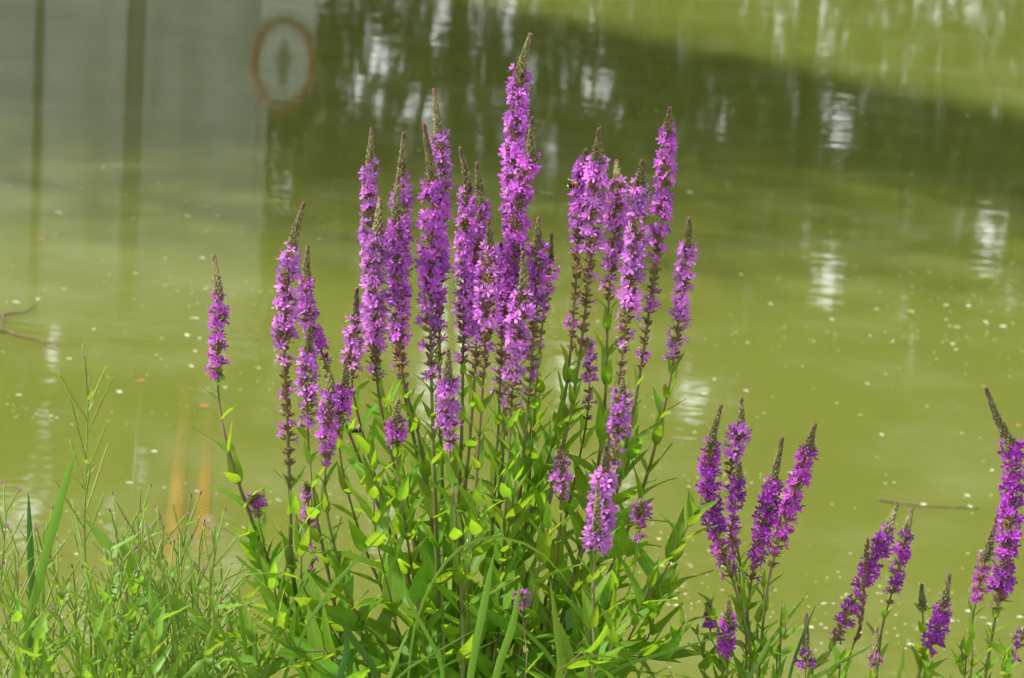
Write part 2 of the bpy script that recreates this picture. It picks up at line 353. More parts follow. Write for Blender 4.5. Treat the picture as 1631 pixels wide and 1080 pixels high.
def in_gap(p):
    v = CMI @ (Vector((p[0], p[1], -p[2])) - CP)
    if v.z >= 0: return False
    x = 815.5 - v.x/v.z*F; y = 540.0 + v.y/v.z*F
    for gx_, gy_, r2 in cells.get((int(x//40), int(y//40)), ()):
        if (x-gx_)**2 + (y-gy_)**2 < r2: return True
    return False
def tree(name, x, y, H, cw, c0, nleaf, label, mat, lean=(0, 0), seed=1, size=0.17, group='trees beyond the pond', clump=26, carve=True, flat=1.0, soft=0.42):
    rr = random.Random(seed); gz = bank_z(x, y) - 0.1
    root = empty(name, (x, y, gz)); tag(root, label, 'tree', group)
    tp = [Vector((lean[0]*t*t + 0.08*math.sin(5*t+seed), lean[1]*t*t + 0.08*math.cos(4*t+seed), H*0.86*t)) for t in [i/8 for i in range(9)]]
    m_ = MB(); m_.tube(tp, [0.011*H*(1-0.88*i/8)+0.01 for i in range(9)], 9); m_.build('trunk', M['bark'], root)
    ends = []
    for k in range(11):
        t = 0.30 + 0.62*k/11; i = int(t*8); b = tp[i].lerp(tp[i+1], t*8-i); a = k*2.4+rr.uniform(-.4, .4)
        L = cw*(1.05-0.55*abs(t-0.5))*rr.uniform(0.75, 1.0)
        e = b + Vector((math.cos(a)*L, math.sin(a)*L, L*rr.uniform(0.25, 0.7)*flat)); mid = b.lerp(e, 0.5) + Vector((0, 0, 0.1*L))
        m_ = MB(); m_.tube(catmull([b, mid, e], 4), [0.006*H*(1-0.8*q/8)+0.006 for q in range(9)], 6); m_.build('limb', M['bark'], root); ends += [e, mid, b.lerp(e, .75)]
    m_ = MB(); org = Vector((x, y, gz)); cz = (c0+H)/2; hz = (H-c0)/2; n = 0
    top = tp[-1]
    cl = []
    while len(cl) < nleaf//clump:
        v = Vector((rr.gauss(0, 1), rr.gauss(0, 1), rr.gauss(0, 1))).normalized() * (rr.random()**soft)
        zz = cz + v.z*hz; t = max(0, min(1, zz/(H*0.86))); cl.append(Vector((v.x*cw + lean[0]*t*t, v.y*cw*0.9 + lean[1]*t*t, zz)))
    cl += ends
    for c in cl:
        if carve and in_gap(org+c): continue
        s_ = rr.uniform(0.16, 0.34)
        for q in range(clump):
            p = c + Vector((rr.gauss(0, s_), rr.gauss(0, s_), rr.gauss(0, s_*0.8)))
            if p.z < 0.4 or (carve and in_gap(org+p)): continue
            d = Vector((rr.gauss(0, 1), rr.gauss(0, 1), rr.gauss(-0.3, 0.7))).normalized(); nn = Vector((rr.gauss(0, .6), rr.gauss(0, .6), 1)).normalized()
            sd = d.cross(nn); sd = sd.normalized() if sd.length > 1e-4 else d.orthogonal().normalized()
            L = size*rr.uniform(0.6, 1.3)
            m_.add([p, p+d*L*0.45+sd*L*0.26, p+d*L, p+d*L*0.45-sd*L*0.26], [(0, 1, 2, 3)])
    m_.build('crown', mat, root, smooth=False); return root
TR = [(-11.5, 27.5, 9.5, 2.9, 'rounded broadleaf tree at the end of the far row behind the concrete wall'),
      (-7.0, 28.5, 11.0, 3.0, 'tall broadleaf tree directly behind the concrete wall'),
      (-2.6, 27.0, 10.2, 2.7, 'broadleaf tree behind the round sign and wall end'),
      (1.4, 28.0, 11.5, 2.8, 'tallest broadleaf tree on the far bank, white gaps in its crown'),
      (5.2, 27.0, 10.0, 2.7, 'broadleaf tree on the far bank with many sky gaps in its crown'),
      (9.2, 28.2, 10.8, 2.9, 'wide broadleaf tree far from the wall at the far bank'),
      (13.4, 27.0, 9.6, 2.9, 'broadleaf tree at the far corner of the pond, away from the wall')]
for k, (x, y, H, cw, lb) in enumerate(TR): tree('broadleaf_tree', x, y, H, cw, 0.7, 19000, lb, M['crown'], (0, 0), 20+k, 0.2)
BK = [(-9.4, 'dense dark tree in the second row behind the wall'), (-5.0, 'dense dark tree in the second row between wall and sign'), (-0.8, 'dense dark tree in the second row behind the round sign'),
      (3.2, 'dense dark tree in the second row behind the tallest far tree'), (7.2, 'dense dark tree in the second row behind the wide far tree'), (11.4, 'dense dark tree in the second row near the far corner')]
for k, (x, lb) in enumerate(BK): tree('dark_tree', x, 32.5+0.5*(k % 2), 10.5+0.6*(k % 3), 3.1, 0.4, 15000, lb, M['crown'], (0, 0), 40+k, 0.26)
for k in range(9):
    x = -11 + 2.9*k + rnd.uniform(-.4, .4); y = 25.0+rnd.uniform(-.5, .5)
    rr = random.Random(50+k); root = empty('bank_shrub', (x, y, bank_z(x, y)-0.1)); tag(root, 'low dense shrub under the trees on the far bank', 'shrub', 'shrubs on the far bank')
    for q in range(4):
        m_ = MB(); a = q*1.6; m_.tube([Vector((0, 0, 0)), Vector((math.cos(a)*.3, math.sin(a)*.3, .6)), Vector((math.cos(a)*.8, math.sin(a)*.5, 1.3))], [.03, .02, .008], 5); m_.build('branch', M['bark'], root)
    m_ = MB()
    for q in range(4500):
        v = Vector((rr.gauss(0, .95), rr.gauss(0, .5), abs(rr.gauss(1.5, .9))+.05)); d = Vector((rr.gauss(0, 1), rr.gauss(0, 1), rr.gauss(0, .7))).normalized(); sd = d.orthogonal().normalized(); L = .15*rr.uniform(.6, 1.2)
        if in_gap(v + root.location): continue
        m_.add([v, v+d*L*.45+sd*L*.28, v+d*L, v+d*L*.45-sd*L*.28], [(0, 1, 2, 3)])
    m_.build('foliage', M['shrub'], root, smooth=False)
# unseen trees added on the side bank so thin crowns half shade the far water
def leaning(px, py, ty, H, cw, n, seed, label):
    tg_ = on_water(px, py) + Vector((SUN_TO.x, SUN_TO.y, 0))*((H-1.8)/SUN_TO.z)
    tree('added_shade_tree', -7.9, tg_.y+ty, H, cw, H-3.4, n, label, M['crown'], ((tg_.x+7.9)/0.82, -ty/0.82), seed, 0.085, 'trees beyond the pond', 6, False, 0.4, 0.75)
leaning(430, 175, 0.3, 8.2, 2.7, 24000, 77, 'unseen tree added on the side bank, leaning over the pond to soften the shadow edge')
leaning(70, 40, 0.6, 8.6, 2.6, 20000, 79, 'unseen tree added to shade the water in front of the concrete wall')

# ------------------------------------------------------------------ loosestrife: shared pieces
def frame_q(z, x=None, spin=0.0):
    z = z.normalized(); x = x if x is not None else z.orthogonal(); x = (x - z*x.dot(z)); x = x.normalized() if x.length > 1e-6 else z.orthogonal().normalized()
    y = z.cross(x); return Matrix((x, y, z)).transposed().to_quaternion() @ Quaternion((0, 0, 1), spin)
def add_petal(m_, o, d, nrm_, L, wd, rr, mi=0):
    """one crinkled petal from o along d"""
    sd = d.cross(nrm_).normalized(); cr = [rr.uniform(-1, 1) for _ in range(12)]; vv = []; uv = []
    bend = rr.uniform(-0.25, 0.45)
    for i, (t, wq) in enumerate(((0, .22), (.35, .72), (.72, 1.0), (1.0, .5))):
        for j, s_ in enumerate((-1, 0, 1)):
            z = L*(0.09*cr[i*3+j]*t + bend*t*t*0.5) - 0.12*L*abs(s_)*t*rr.uniform(-.6, 1)
            vv.append(o + d*(L*t) + sd*(s_*wq*wd*0.5) + nrm_*z); uv.append((t, s_*.5+.5))
    m_.add(vv, [(i*3+j, i*3+j+1, i*3+j+4, i*3+j+3) for i in range(3) for j in range(2)], mi, uv)
def spindle(m_, o, d, L, r, mi, n=5, k=(0.35, 1.0, 0.75, 0.1)):
    m_.tube([o + d*(L*t) for t in (0, .4, .75, 1.0)], [r*q for q in k], n, mi, cap=False)
def add_bract(m_, o, d, L, wd, mi, up=Vector((0, 0, 1))):
    sd = d.cross(up); sd = sd.normalized() if sd.length > 1e-5 else d.orthogonal().normalized(); nn = sd.cross(d)
    m_.add([o, o+d*L*.45+sd*wd*.5+nn*L*.05, o+d*L*.45-sd*wd*.5+nn*L*.05, o+d*L*.4+nn*(-L*.02), o+d*L+nn*L*.12], [(0, 1, 3), (0, 3, 2), (1, 4, 3), (3, 4, 2)], mi, [(0, .5), (.5, 1), (.5, 0), (.5, .5), (1, .5)])
MATS_W = ['petal', 'calyx', 'bract', 'stamen', 'bud']
def whorl(kind, seed):
    rr = random.Random(seed); m_ = MB()
    nf, nc, nb, nbud = {'full': (7, 4, 4, 5), 'mid': (4, 7, 5, 4), 'spent': (0, 9, 6, 0), 'few': (2, 7, 6, 1), 'young': (4, 4, 4, 14)}[kind]
    a0 = rr.uniform(0, 6.3); span = rr.choice((6.28, 6.28, 5.2, 4.3))
    for k in range(nf):
        a = a0 + span*k/max(1, nf) + rr.uniform(-.35, .35); e = rr.uniform(.05, .75); o = Vector((math.cos(a)*.0018, math.sin(a)*.0018, rr.uniform(-.0055, .0055)))
        d = Vector((math.cos(a)*math.cos(e), math.sin(a)*math.cos(e), math.sin(e))); L = rr.uniform(.0062, .0088)
        spindle(m_, o, d, L, .0013, 1, 5, (.6, .9, 1.0, 1.0)); t = o + d*L
        ax = (d + Vector((rr.uniform(-.25, .25), rr.uniform(-.25, .25), rr.uniform(-.3, .2)))).normalized(); q = frame_q(ax, None, rr.uniform(0, 6))
        for j in range(6):
            if rr.random() < .06: continue
            b = 2*math.pi*j/6 + rr.uniform(-.18, .18); sp = rr.uniform(.75, 1.45); rad = q @ Vector((math.cos(b), math.sin(b), 0))
            pd = (ax*math.cos(sp) + rad*math.sin(sp)).normalized(); pn = (ax*math.sin(sp) - rad*math.cos(sp)).normalized()
            add_petal(m_, t, pd, pn, rr.uniform(.0066, .0096), rr.uniform(.0027, .0040), rr)
        for j in range(3):
            b = rr.uniform(0, 6.3); sd = (ax + (q @ Vector((math.cos(b), math.sin(b), 0)))*rr.uniform(.1, .35)).normalized()
            m_.tube([t, t+sd*rr.uniform(.003, .006)], .00022, 3, 3)
    for k in range(nc):
        a = rr.uniform(0, 6.3); e = rr.uniform(.15, 1.0); o = Vector((math.cos(a)*.0016, math.sin(a)*.0016, rr.uniform(-.005, .005)))
        d = Vector((math.cos(a)*math.cos(e), math.sin(a)*math.cos(e), math.sin(e))); L = rr.uniform(.006, .0088); spindle(m_, o, d, L, rr.uniform(.0013, .0019), 1, 5, (.5, 1, .95, .5))
        if kind in ('spent', 'few') and rr.random() < .35 or kind in ('mid',) and rr.random() < .5:      # shrivelled petal
            add_petal(m_, o+d*L, (d+Vector((0, 0, -.4))).normalized(), d.orthogonal().normalized(), rr.uniform(.003, .0055), .0016, rr)
    for k in range(nbud):
        a = rr.uniform(0, 6.3); e = rr.uniform(.5, 1.2); o = Vector((math.cos(a)*.0016, math.sin(a)*.0016, rr.uniform(-.004, .006)))
        d = Vector((math.cos(a)*math.cos(e), math.sin(a)*math.cos(e), math.sin(e))); spindle(m_, o, d, rr.uniform(.0045, .0065), .0012, 4, 5)
    for k in range(nb):
        a = rr.uniform(0, 6.3); e = rr.uniform(.1, .8); d = Vector((math.cos(a)*math.cos(e), math.sin(a)*math.cos(e), math.sin(e)))
        add_bract(m_, d*.0015 + Vector((0, 0, rr.uniform(-.005, .002))), d, rr.uniform(.008, .0165), .0038, 2)
    return m_.mesh('flower_whorl', [M[k] for k in MATS_W])
WH_ = {k: [whorl(k, 100*i+j) for j in range(6)] for i, k in enumerate(('full', 'mid', 'spent', 'few', 'young'))}
def leaf_mesh(seed, ratio, fold, droop, wave=0.03):
    rr = random.Random(seed); m_ = MB(); T = (0, .05, .18, .38, .62, .84, 1.0); Wd = (.28, .82, 1.0, .92, .62, .28, .02); vv = []; uv = []
    tw = rr.uniform(-.5, .5); sb = rr.uniform(-.08, .08)
    for t, q in zip(T, Wd):
        for s_ in (-1, -.5, 0, .5, 1):
            y = s_*q*ratio*.5; z = abs(y)*fold - droop*t*t + wave*math.sin(9*t+seed+2*s_)*abs(s_); y2 = y*math.cos(tw*t)-z*math.sin(tw*t)*.3; z2 = z + y*math.sin(tw*t)
            vv.append(Vector((t - (.05 if t == 0 and abs(s_) == 1 else 0), y2 + sb*t*t, z2))); uv.append((t, s_*.5+.5))
    m_.add(vv, [(i*5+j, i*5+j+1, i*5+j+6, i*5+j+5) for i in range(6) for j in range(4)], 0, uv); return m_
LEAF = [leaf_mesh(i, rnd.uniform(.26, .35), rnd.uniform(.1, .45), rnd.choice((-.08, .05, .12, .22, .34)), .018).mesh('leaf', [M['leaf']]) for i in range(10)]
LEAF_S = [leaf_mesh(40+i, rnd.uniform(.2, .3), .4, rnd.choice((-.1, .1, .25))).mesh('leaf', [M['leaf_small']]) for i in range(5)]
def put_leaf(root, p, up, a, elev, L, pool, wscale=1.0, roll=0.0):
    b = up.orthogonal().normalized(); c = up.cross(b); out = b*math.cos(a) + c*math.sin(a); d = (out*math.cos(elev) + up*math.sin(elev)).normalized()
    nn = (up*math.cos(elev) - out*math.sin(elev)).normalized(); y = nn.cross(d)
    q = Matrix((d, y, nn)).transposed().to_quaternion() @ Quaternion((1, 0, 0), roll)
    return link('leaf', rnd.choice(pool), root, p + out*.0012 - root.location, q, (L, L*wscale, L))
LILAC = [(0.63, 0.20, 0.75), (0.58, 0.15, 0.71), (0.68, 0.25, 0.78), (0.60, 0.14, 0.69)]
MAGENTA = [(0.45, 0.06, 0.58), (0.42, 0.055, 0.56), (0.48, 0.07, 0.56)]
SH = 'flowering stems of the large loosestrife clump'; SR = 'flowering stems of the smaller loosestrife group'
PX = 3.5/F
def base_of(p, cx, conv=0.4, d=None):
    bx = p.x*(1-conv) + cx*conv; by = p.y + rnd.uniform(-.04, .05); return Vector((bx, by, bank_z(bx, by)-0.03))
def loosestrife(pts, yb, yf, ys, d, label, col=None, w=1.0, cx=-0.09, group=SH, dens=1.0, leaves=True, lscale=1.0, conv=.4, young=False, branch=None, leafstart=None, thick=1.0, tail=.7):
    P = [at(x, y, d + 0.02*math.sin(i*1.7+x)) for i, (x, y) in enumerate(pts)]
    end = base_of(P[-1], cx, conv); 
    dn = (P[-1]-P[-2]); mid = P[-1].lerp(end, .5) + Vector((dn.x, dn.y, 0))*.1
    if branch is None: P += [mid, end]
    path = Path(catmull(P, 8))
    def dist(y):                                   # how far down the stem a photograph row lies
        L = 0; 
        for (x0, y0), (x1, y1) in zip(pts, pts[1:]):
            if y <= y1: return L + math.hypot(x1-x0, y1-y0)*max(0, (y-y0)/(y1-y0))*d/F
            L += math.hypot(x1-x0, y1-y0)*d/F
        return L
    db, df, ds = dist(yb), dist(yf), dist(ys)
    if branch is None: root = empty('loosestrife_stem', end); tag(root, label, 'flower', group)
    else: root = empty('loosestrife_stem', P[-1]); tag(root, label, 'flower', group)
    n = max(10, int(path.len/.02)); pts3 = [path.pos(path.len*i/n) - root.location for i in range(n+1)]
    m_ = MB(); m_.tube(pts3, [(0.0007 + min(1.0, (i/n)*path.len/.55)*0.0023)*thick for i in range(n+1)], 7); m_.build('stem', M['stem'], root)
    # bud tip: rows of small hairy buds, reddish at the very end
    m_ = MB(); k = 0; t = 0.0005; L = db + 0.015; rr = random.Random(int(pts[0][0]*7+pts[0][1]))
    while t < L:
        f = t/L; rad = .0062*w*(0.22 + 0.78*min(1, f*1.35)**.8); rr_n = 6
        up = path.up(t); b = up.orthogonal().normalized(); c = up.cross(b)
        for j in range(rr_n):
            a = k*.55 + 2*math.pi*j/rr_n + rr.uniform(-.2, .2); out = b*math.cos(a)+c*math.sin(a); dd = (up*(1.15-.35*f) + out*(.38+.4*f)).normalized(); bl = (.0042+.0030*f)*rr.uniform(.8, 1.2)
            spindle(m_, path.pos(t) - root.location + out*rad*.35, dd, bl, (.0013+.0007*f), 1 if f < .1+rr.random()*.1 else 0, 5)
            if rr.random() < .2*f+.07: add_bract(m_, path.pos(t)-root.location+out*rad*.5, (dd+out*.5).normalized(), bl*1.35, .0016, 2)
        t += .0030 + .0014*f; k += 1
    m_.build('bud_tip', [M['bud'], M['budtop'], M['bract']], root)
    # whorls of flowers, then spent whorls
    c0 = col if col else rnd.choice(LILAC); t = db+.009; i = 0; ph = rnd.uniform(0, 6)
    while t < ds:
        f = (t-db)/max(1e-6, df-db); r_ = rnd.random()
        if t < df:
            if f < .06 or young: kind = 'young' if r_ < .7 else 'mid'
            elif f < tail: kind = 'full' if r_ < (.92 if math.sin(ph+t*150) > -.45 else .35)*dens else 'mid'
            else: g_ = (f-tail)/(1-tail); kind = 'full' if r_ < (.75-.6*g_)*dens else ('mid' if r_ < .95-.3*g_ else 'few')
            sp = .0098/dens**.5 + .0025*f + (.003 if math.sin(ph+t*150) < -.45 else 0); sc = w*(0.80+.2*min(1, f*4))*rnd.uniform(.85, 1.12)
            if f > .9: sc *= .92
        else:
            g = (t-df)/max(1e-6, ds-df); kind = 'mid' if r_ < .25*(1-g) else ('few' if r_ < .25+.35*(1-g) else 'spent'); sp = .0105 + .009*g; sc = w*rnd.uniform(.8, 1.05)*(1-.12*g)
        o = link('flower_whorl' if kind != 'spent' else 'spent_whorl', rnd.choice(WH_[kind]), root, path.pos(t)-root.location, frame_q(path.up(t), None, rnd.uniform(0, 6.28)), (sc, sc, sc*rnd.uniform(.85, 1.15)))
        tv = rnd.uniform(.85, 1.15); o.color = (c0[0]*tv, c0[1]*tv, c0[2]*tv, 1); t += sp*rnd.uniform(.85, 1.15); i += 1
    # leaves in crossed pairs, larger downwards
    if leaves:
        t = (dist(leafstart) if leafstart else ds + .012); a = rnd.uniform(0, 3); ymax = path.len - .06
        while t < ymax:
            f = min(1, max(0, (t-ds)/.42)); p = path.pos(t); up = path.up(t)
            for s_ in (0, math.pi):
                if rnd.random() < .08: continue
                put_leaf(root, p, up, a+s_+rnd.uniform(-.3, .3), rnd.uniform(.8, 1.3) - .25*f, (.026+.056*f**.75)*rnd.uniform(.75, 1.2)*lscale, LEAF, 1.0, rnd.uniform(-.4, .4))
            t += (.026+.036*f)*rnd.uniform(.85, 1.3); a += math.pi/2 + rnd.uniform(-.3, .3)
    return root

B = 1085
big = [  # path, end of buds, end of open flowers, end of spent flowers, distance, label
 ([(341,410),(348,475),(347,560),(348,632),(357,690),(385,785),(430,900),(478,1010),(500,B)], 472, 634, 634, 3.42, 'lone loosestrife stem arching out from the clump above the sunken orange planks', dict(w=1.0)),
 ([(484,325),(466,388),(456,470),(453,560),(458,680),(462,800),(465,900),(480,1000),(492,B)], 388, 592, 800, 3.42, 'loosestrife stem with bent grey tip and a long brown spent section reaching into leaves', dict(w=1.1)),
 ([(490,395),(488,440),(492,510),(512,560),(530,620),(560,700),(600,800),(650,920),(680,B)], 440, 590, 640, 3.55, 'loosestrife spike curving away behind the bent-tipped stem', dict(w=.95)),
 ([(494,520),(491,570),(490,640),(492,720),(500,800),(520,900),(540,1000),(555,B)], 570, 695, 720, 3.36, 'short loosestrife spike in front of the curving spike', dict(w=1.0)),
 ([(525,600),(524,640),(520,720),(518,790),(530,860),(560,960),(590,B)], 622, 760, 800, 3.33, 'dull half-spent loosestrife spike low beside the bent-tipped stem', dict(w=1.0, dens=.7)),
 ([(551,572),(549,615),(540,690),(548,760),(580,870),(625,980),(650,B)], 618, 690, 720, 3.38, 'small loosestrife spike with a slim grey tip beside the half-spent spike', dict(w=1.0)),
 ([(568,462),(566,510),(560,600),(575,680),(610,800),(650,920),(680,B)], 508, 600, 630, 3.5, 'short loosestrife spike tucked against the taller double spikes', dict(w=1.05)),
 ([(592,208),(590,256),(588,330),(590,420),(598,560),(625,700),(660,850),(690,980),(700,B)], 254, 585, 640, 3.60, 'loosestrife spike with a gap under its first ring of flowers', dict(w=1.0)),
 ([(605,318),(601,372),(597,470),(600,600),(622,720),(660,860),(690,B)], 372, 605, 660, 3.48, 'loosestrife spike whose grey tip overlaps the spike with a gap', dict(w=1.1)),
 ([(643,214),(640,290),(637,420),(635,560),(655,680),(690,830),(705,960),(710,B)], 280, 570, 640, 3.58, 'tall loosestrife spike with another grey tip overlapping its flowers', dict(w=1.1)),
 ([(634,283),(631,350),(634,450),(640,590),(668,700),(690,850),(700,B)], 345, 560, 650, 3.47, 'loosestrife spike in front of a taller one, grey tip against its flowers', dict(w=1.05)),
 ([(692,145),(699,215),(704,300),(700,420),(700,560),(702,700),(708,900),(715,B)], 212, 520, 600, 3.6, 'second tallest loosestrife spike of the clump with a long grey tip', dict(w=1.05)),
 ([(676,200),(690,295),(688,400),(686,530),(690,700),(695,850),(700,1000),(702,B)], 290, 535, 640, 3.46, 'thick loosestrife spike with a leaning grey tip below the second tallest tip', dict(w=1.25)),
 ([(734,238),(745,298),(742,400),(738,540),(735,700),(725,880),(718,B)], 296, 560, 620, 3.58, 'loosestrife spike with a tip leaning towards its slightly shorter twin', dict(w=1.1)),
 ([(760,263),(765,325),(762,440),(758,570),(748,700),(735,850),(725,B)], 322, 575, 640, 3.48, 'loosestrife spike, shorter upright twin of the leaning-tipped spike', dict(w=1.2)),
 ([(779,350),(780,402),(775,500),(770,600),(760,740),(750,900),(740,B)], 400, 580, 640, 3.42, 'loosestrife spike with a thin grey tip at the shoulder of the twin spikes', dict(w=1.1)),
 ([(797,388),(799,430),(800,500),(797,600),(790,740),(780,900),(765,B)], 425, 570, 660, 3.52, 'loosestrife spike with a tiny tip squeezed under the tallest spike', dict(w=1.0)),
 ([(844,57),(830,112),(822,200),(818,330),(815,470),(806,620),(795,800),(780,960),(770,B)], 108, 430, 560, 3.6, 'tallest loosestrife spike, rising above all others', dict(w=1.15)),
 ([(848,190),(843,252),(826,330),(818,430),(812,560),(800,720),(790,900),(780,B)], 248, 500, 620, 3.5, 'loosestrife spike whose grey tip stands beside the tallest spike', dict(w=1.15)),
 ([(858,350),(856,392),(852,480),(845,600),(832,740),(812,900),(795,B)], 390, 520, 660, 3.48, 'loosestrife spike with open flowers at the shoulder of the tallest spike', dict(w=1.1, dens=.85)),
 ([(878,375),(875,428),(866,500),(855,600),(845,740),(830,900),(815,B)], 425, 460, 600, 3.54, 'loosestrife stem with long bare tip and few flowers', dict(w=.85, dens=.7)),
 ([(833,405),(833,465),(824,540),(815,640),(808,760),(800,900),(790,B)], 462, 610, 690, 3.38, 'loosestrife spike with a slim grey tip in front of the tallest spike', dict(w=1.2)),
 ([(933,240),(930,275),(922,380),(912,520),(900,630),(872,740),(830,860),(800,980),(785,B)], 262, 395, 600, 3.52, 'loosestrife stem where the bumblebee feeds, its lower half spent', dict(w=1.0)),
 ([(954,207),(949,268),(941,380),(932,500),(912,640),(885,760),(850,900),(820,B)], 264, 430, 600, 3.47, 'loosestrife stem next to the bumblebee stem with a taller grey tip', dict(w=1.1)),
 ([(982,258),(983,305),(976,400),(968,500),(965,620),(950,760),(920,900),(880,B)], 302, 480, 510, 3.53, 'loosestrife spike with a bare brown stem, between the bee stems and a broad spike', dict(w=1.05, dens=.9)),
 ([(1023,257),(1018,312),(1008,420),(992,560),(978,660),(950,800),(905,950),(870,B)], 308, 540, 650, 3.46, 'broad loosestrife spike in the fan of stems beside the bee stems', dict(w=1.2)),
 ([(1067,173),(1062,226),(1056,320),(1042,440),(1020,590),(1000,700),(965,850),(920,1000),(890,B)], 222, 420, 660, 3.55, 'tall outer loosestrife stem with a long row of brown spent whorls', dict(w=1.0)),
 ([(1098,350),(1095,396),(1085,480),(1072,580),(1058,650),(1030,760),(985,880),(930,1000),(895,B)], 392, 585, 612, 3.45, 'outermost loosestrife stem of the fan, leaning away over bare leafy stem', dict(w=.95)),
 ([(714,560),(714,605),(715,680),(719,755),(726,830),(735,950),(735,B)], 603, 758, 758, 3.28, 'short bright loosestrife spike low in front of the tall spikes', dict(w=1.1)),
 ([(634,640),(632,668),(632,735),(640,800),(655,900),(670,1000),(678,B)], 664, 735, 740, 3.3, 'stubby loosestrife spike among leaves beside the short bright spike', dict(w=1.0)),
 ([(936,540),(937,562),(938,640),(925,720),(900,830),(870,950),(850,B)], 552, 640, 700, 3.56, 'narrow low loosestrife spike between two brown spent stems', dict(w=.85)),
 ([(992,610),(990,628),(983,700),(966,770),(945,880),(920,B)], 626, 700, 760, 3.4, 'loosestrife with a round bright tuft of flowers under the broad spike', dict(w=1.15)),
 ([(966,712),(963,762),(955,840),(946,910),(940,980),(935,B)], 755, 912, 912, 3.27, 'loosestrife spike in front of the leaves, deep purple down to a green stem', dict(w=1.2)),
 ([(952,775),(951,830),(948,900),(944,990),(940,B)], 850, 905, 905, 3.2, 'loosestrife with a long drooping grey bud tip before the deep purple spike', dict(w=.9)),
 ([(893,712),(893,728),(894,800),(890,870),(875,980),(860,B)], 724, 805, 812, 3.42, 'small purple loosestrife tuft half hidden behind upright leaves', dict(w=.9)),
 ([(1022,798),(1021,806),(1020,840),(1012,900),(985,1000),(965,B)], 802, 838, 885, 3.33, 'tiny loosestrife flower head on a thin stalk beside the deep purple spike', dict(w=.9, thick=.7, lscale=.6)),
 ([(402,788),(408,805),(416,845),(430,900),(470,1000),(495,B)], 800, 846, 870, 3.4, 'tiny loosestrife flower head beside the lone arching stem', dict(w=.8, thick=.7, lscale=.6)),
 ([(830,945),(831,955),(834,1000),(836,B)], 952, 1000, 1004, 3.2, 'little loosestrife flower head low among the grass blades', dict(w=.7, thick=.7, lscale=.6)),
 ([(488,770),(490,790),(494,850),(500,940),(510,1010),(520,B)], 790, 940, 965, 3.45, 'thin loosestrife side spike in shade behind the lower leaves', dict(w=.7, dens=.6, lscale=.7)),
]
for pts, yb, yf, ys, d, lb, kw in big: loosestrife(pts, yb, yf, ys, d, lb, **kw)
small = [
 ([(1148,648),(1133,708),(1130,790),(1145,860),(1172,940),(1190,1010),(1195,B)], 706, 925, 960, 3.36, 'magenta loosestrife spike bowing towards its neighbour, long tapered bud tip', dict(w=1.05, cx=.3)),
 ([(1181,637),(1179,680),(1165,740),(1168,830),(1185,940),(1197,B)], 678, 745, 900, 3.44, 'pale short-flowered loosestrife spike behind the bowing magenta spike', dict(w=1.05, cx=.3, col=LILAC[0])),
 ([(1178,738),(1175,772),(1166,860),(1178,950),(1192,1020),(1196,B)], 770, 870, 940, 3.38, 'narrow loosestrife spike crossing the bowing magenta spike', dict(w=.85, cx=.3)),
 ([(1246,699),(1231,768),(1216,840),(1196,930),(1190,1000),(1185,B)], 768, 915, 950, 3.38, 'magenta loosestrife spike with a bent tip, between bowing and slanting spikes', dict(w=1.05, cx=.3)),
 ([(1298,677),(1282,732),(1255,820),(1230,900),(1217,980),(1207,B)], 728, 905, 960, 3.36, 'slanting magenta loosestrife spike, tallest of the smaller group', dict(w=1.05, cx=.3)),
 ([(1284,980),(1283,1040),(1282,B)], 1040, B, B, 3.3, 'low loosestrife with a grey bud tip below the slanting spike', dict(w=.95, cx=.35, dens=.7)),
 ([(1160,960),(1160,985),(1155,1040),(1158,B)], 985, B, B, 3.3, 'low loosestrife tuft at the foot of the bowing magenta spike', dict(w=.9, cx=.3)),
 ([(1128,958),(1130,985),(1134,1020),(1150,B)], 990, 1020, 1025, 3.34, 'few-flowered loosestrife shoot beside the foot of the smaller group', dict(w=.75, cx=.3, thick=.7)),
 ([(1428,805),(1411,850),(1385,910),(1350,980),(1312,1055),(1290,B)], 848, 1040, 1060, 3.38, 'strongly slanting loosestrife spike behind a dry brown stalk', dict(w=1.0, cx=.4)),
 ([(1452,812),(1441,858),(1425,930),(1405,1000),(1395,B)], 850, 985, 1010, 3.42, 'slim loosestrife spike parallel to the strongly slanting one', dict(w=.85, cx=.42)),
 ([(1396,1003),(1393,1050),(1390,B)], 1060, 1075, B, 3.3, 'loosestrife stem still in grey bud at the foot of the slim spike', dict(w=.8, cx=.42)),
 ([(1512,917),(1504,960),(1488,1020),(1462,B)], 958, B, B, 3.36, 'short stout loosestrife spike beside a thin unopened bud stem', dict(w=1.0, cx=.5)),
 ([(1468,933),(1470,985),(1474,1040),(1478,B)], 985, 990, 992, 3.42, 'thin unopened loosestrife bud stem beside the short stout spike', dict(w=.8, cx=.5)),
 ([(1571,620),(1590,670),(1612,715),(1612,800),(1600,900),(1585,985),(1568,B)], 712, 990, 1015, 3.36, 'large loosestrife spike with a strongly bent-over bud tip', dict(w=1.2, cx=.56)),
 ([(1590,818),(1570,890),(1556,950),(1548,1000),(1545,B)], 888, 985, 990, 3.44, 'sparse loosestrife spike behind the large bent-tipped spike', dict(w=.85, cx=.55, dens=.6)),
 ([(1640,990),(1625,1020),(1610,1060),(1605,B)], 1005, 1060, 1070, 3.36, 'loosestrife shoot with few pink flowers at the foot of the large bent-tipped spike', dict(w=.8, cx=.58, dens=.6)),
]
for pts, yb, yf, ys, d, lb, kw in small:
    kw.setdefault('col', rnd.choice(MAGENTA)); kw['w'] *= .93; kw.setdefault('dens', 1.15); loosestrife(pts, yb, yf, ys, d, lb, group=SR, conv=.25, lscale=.75, tail=.92, **kw)

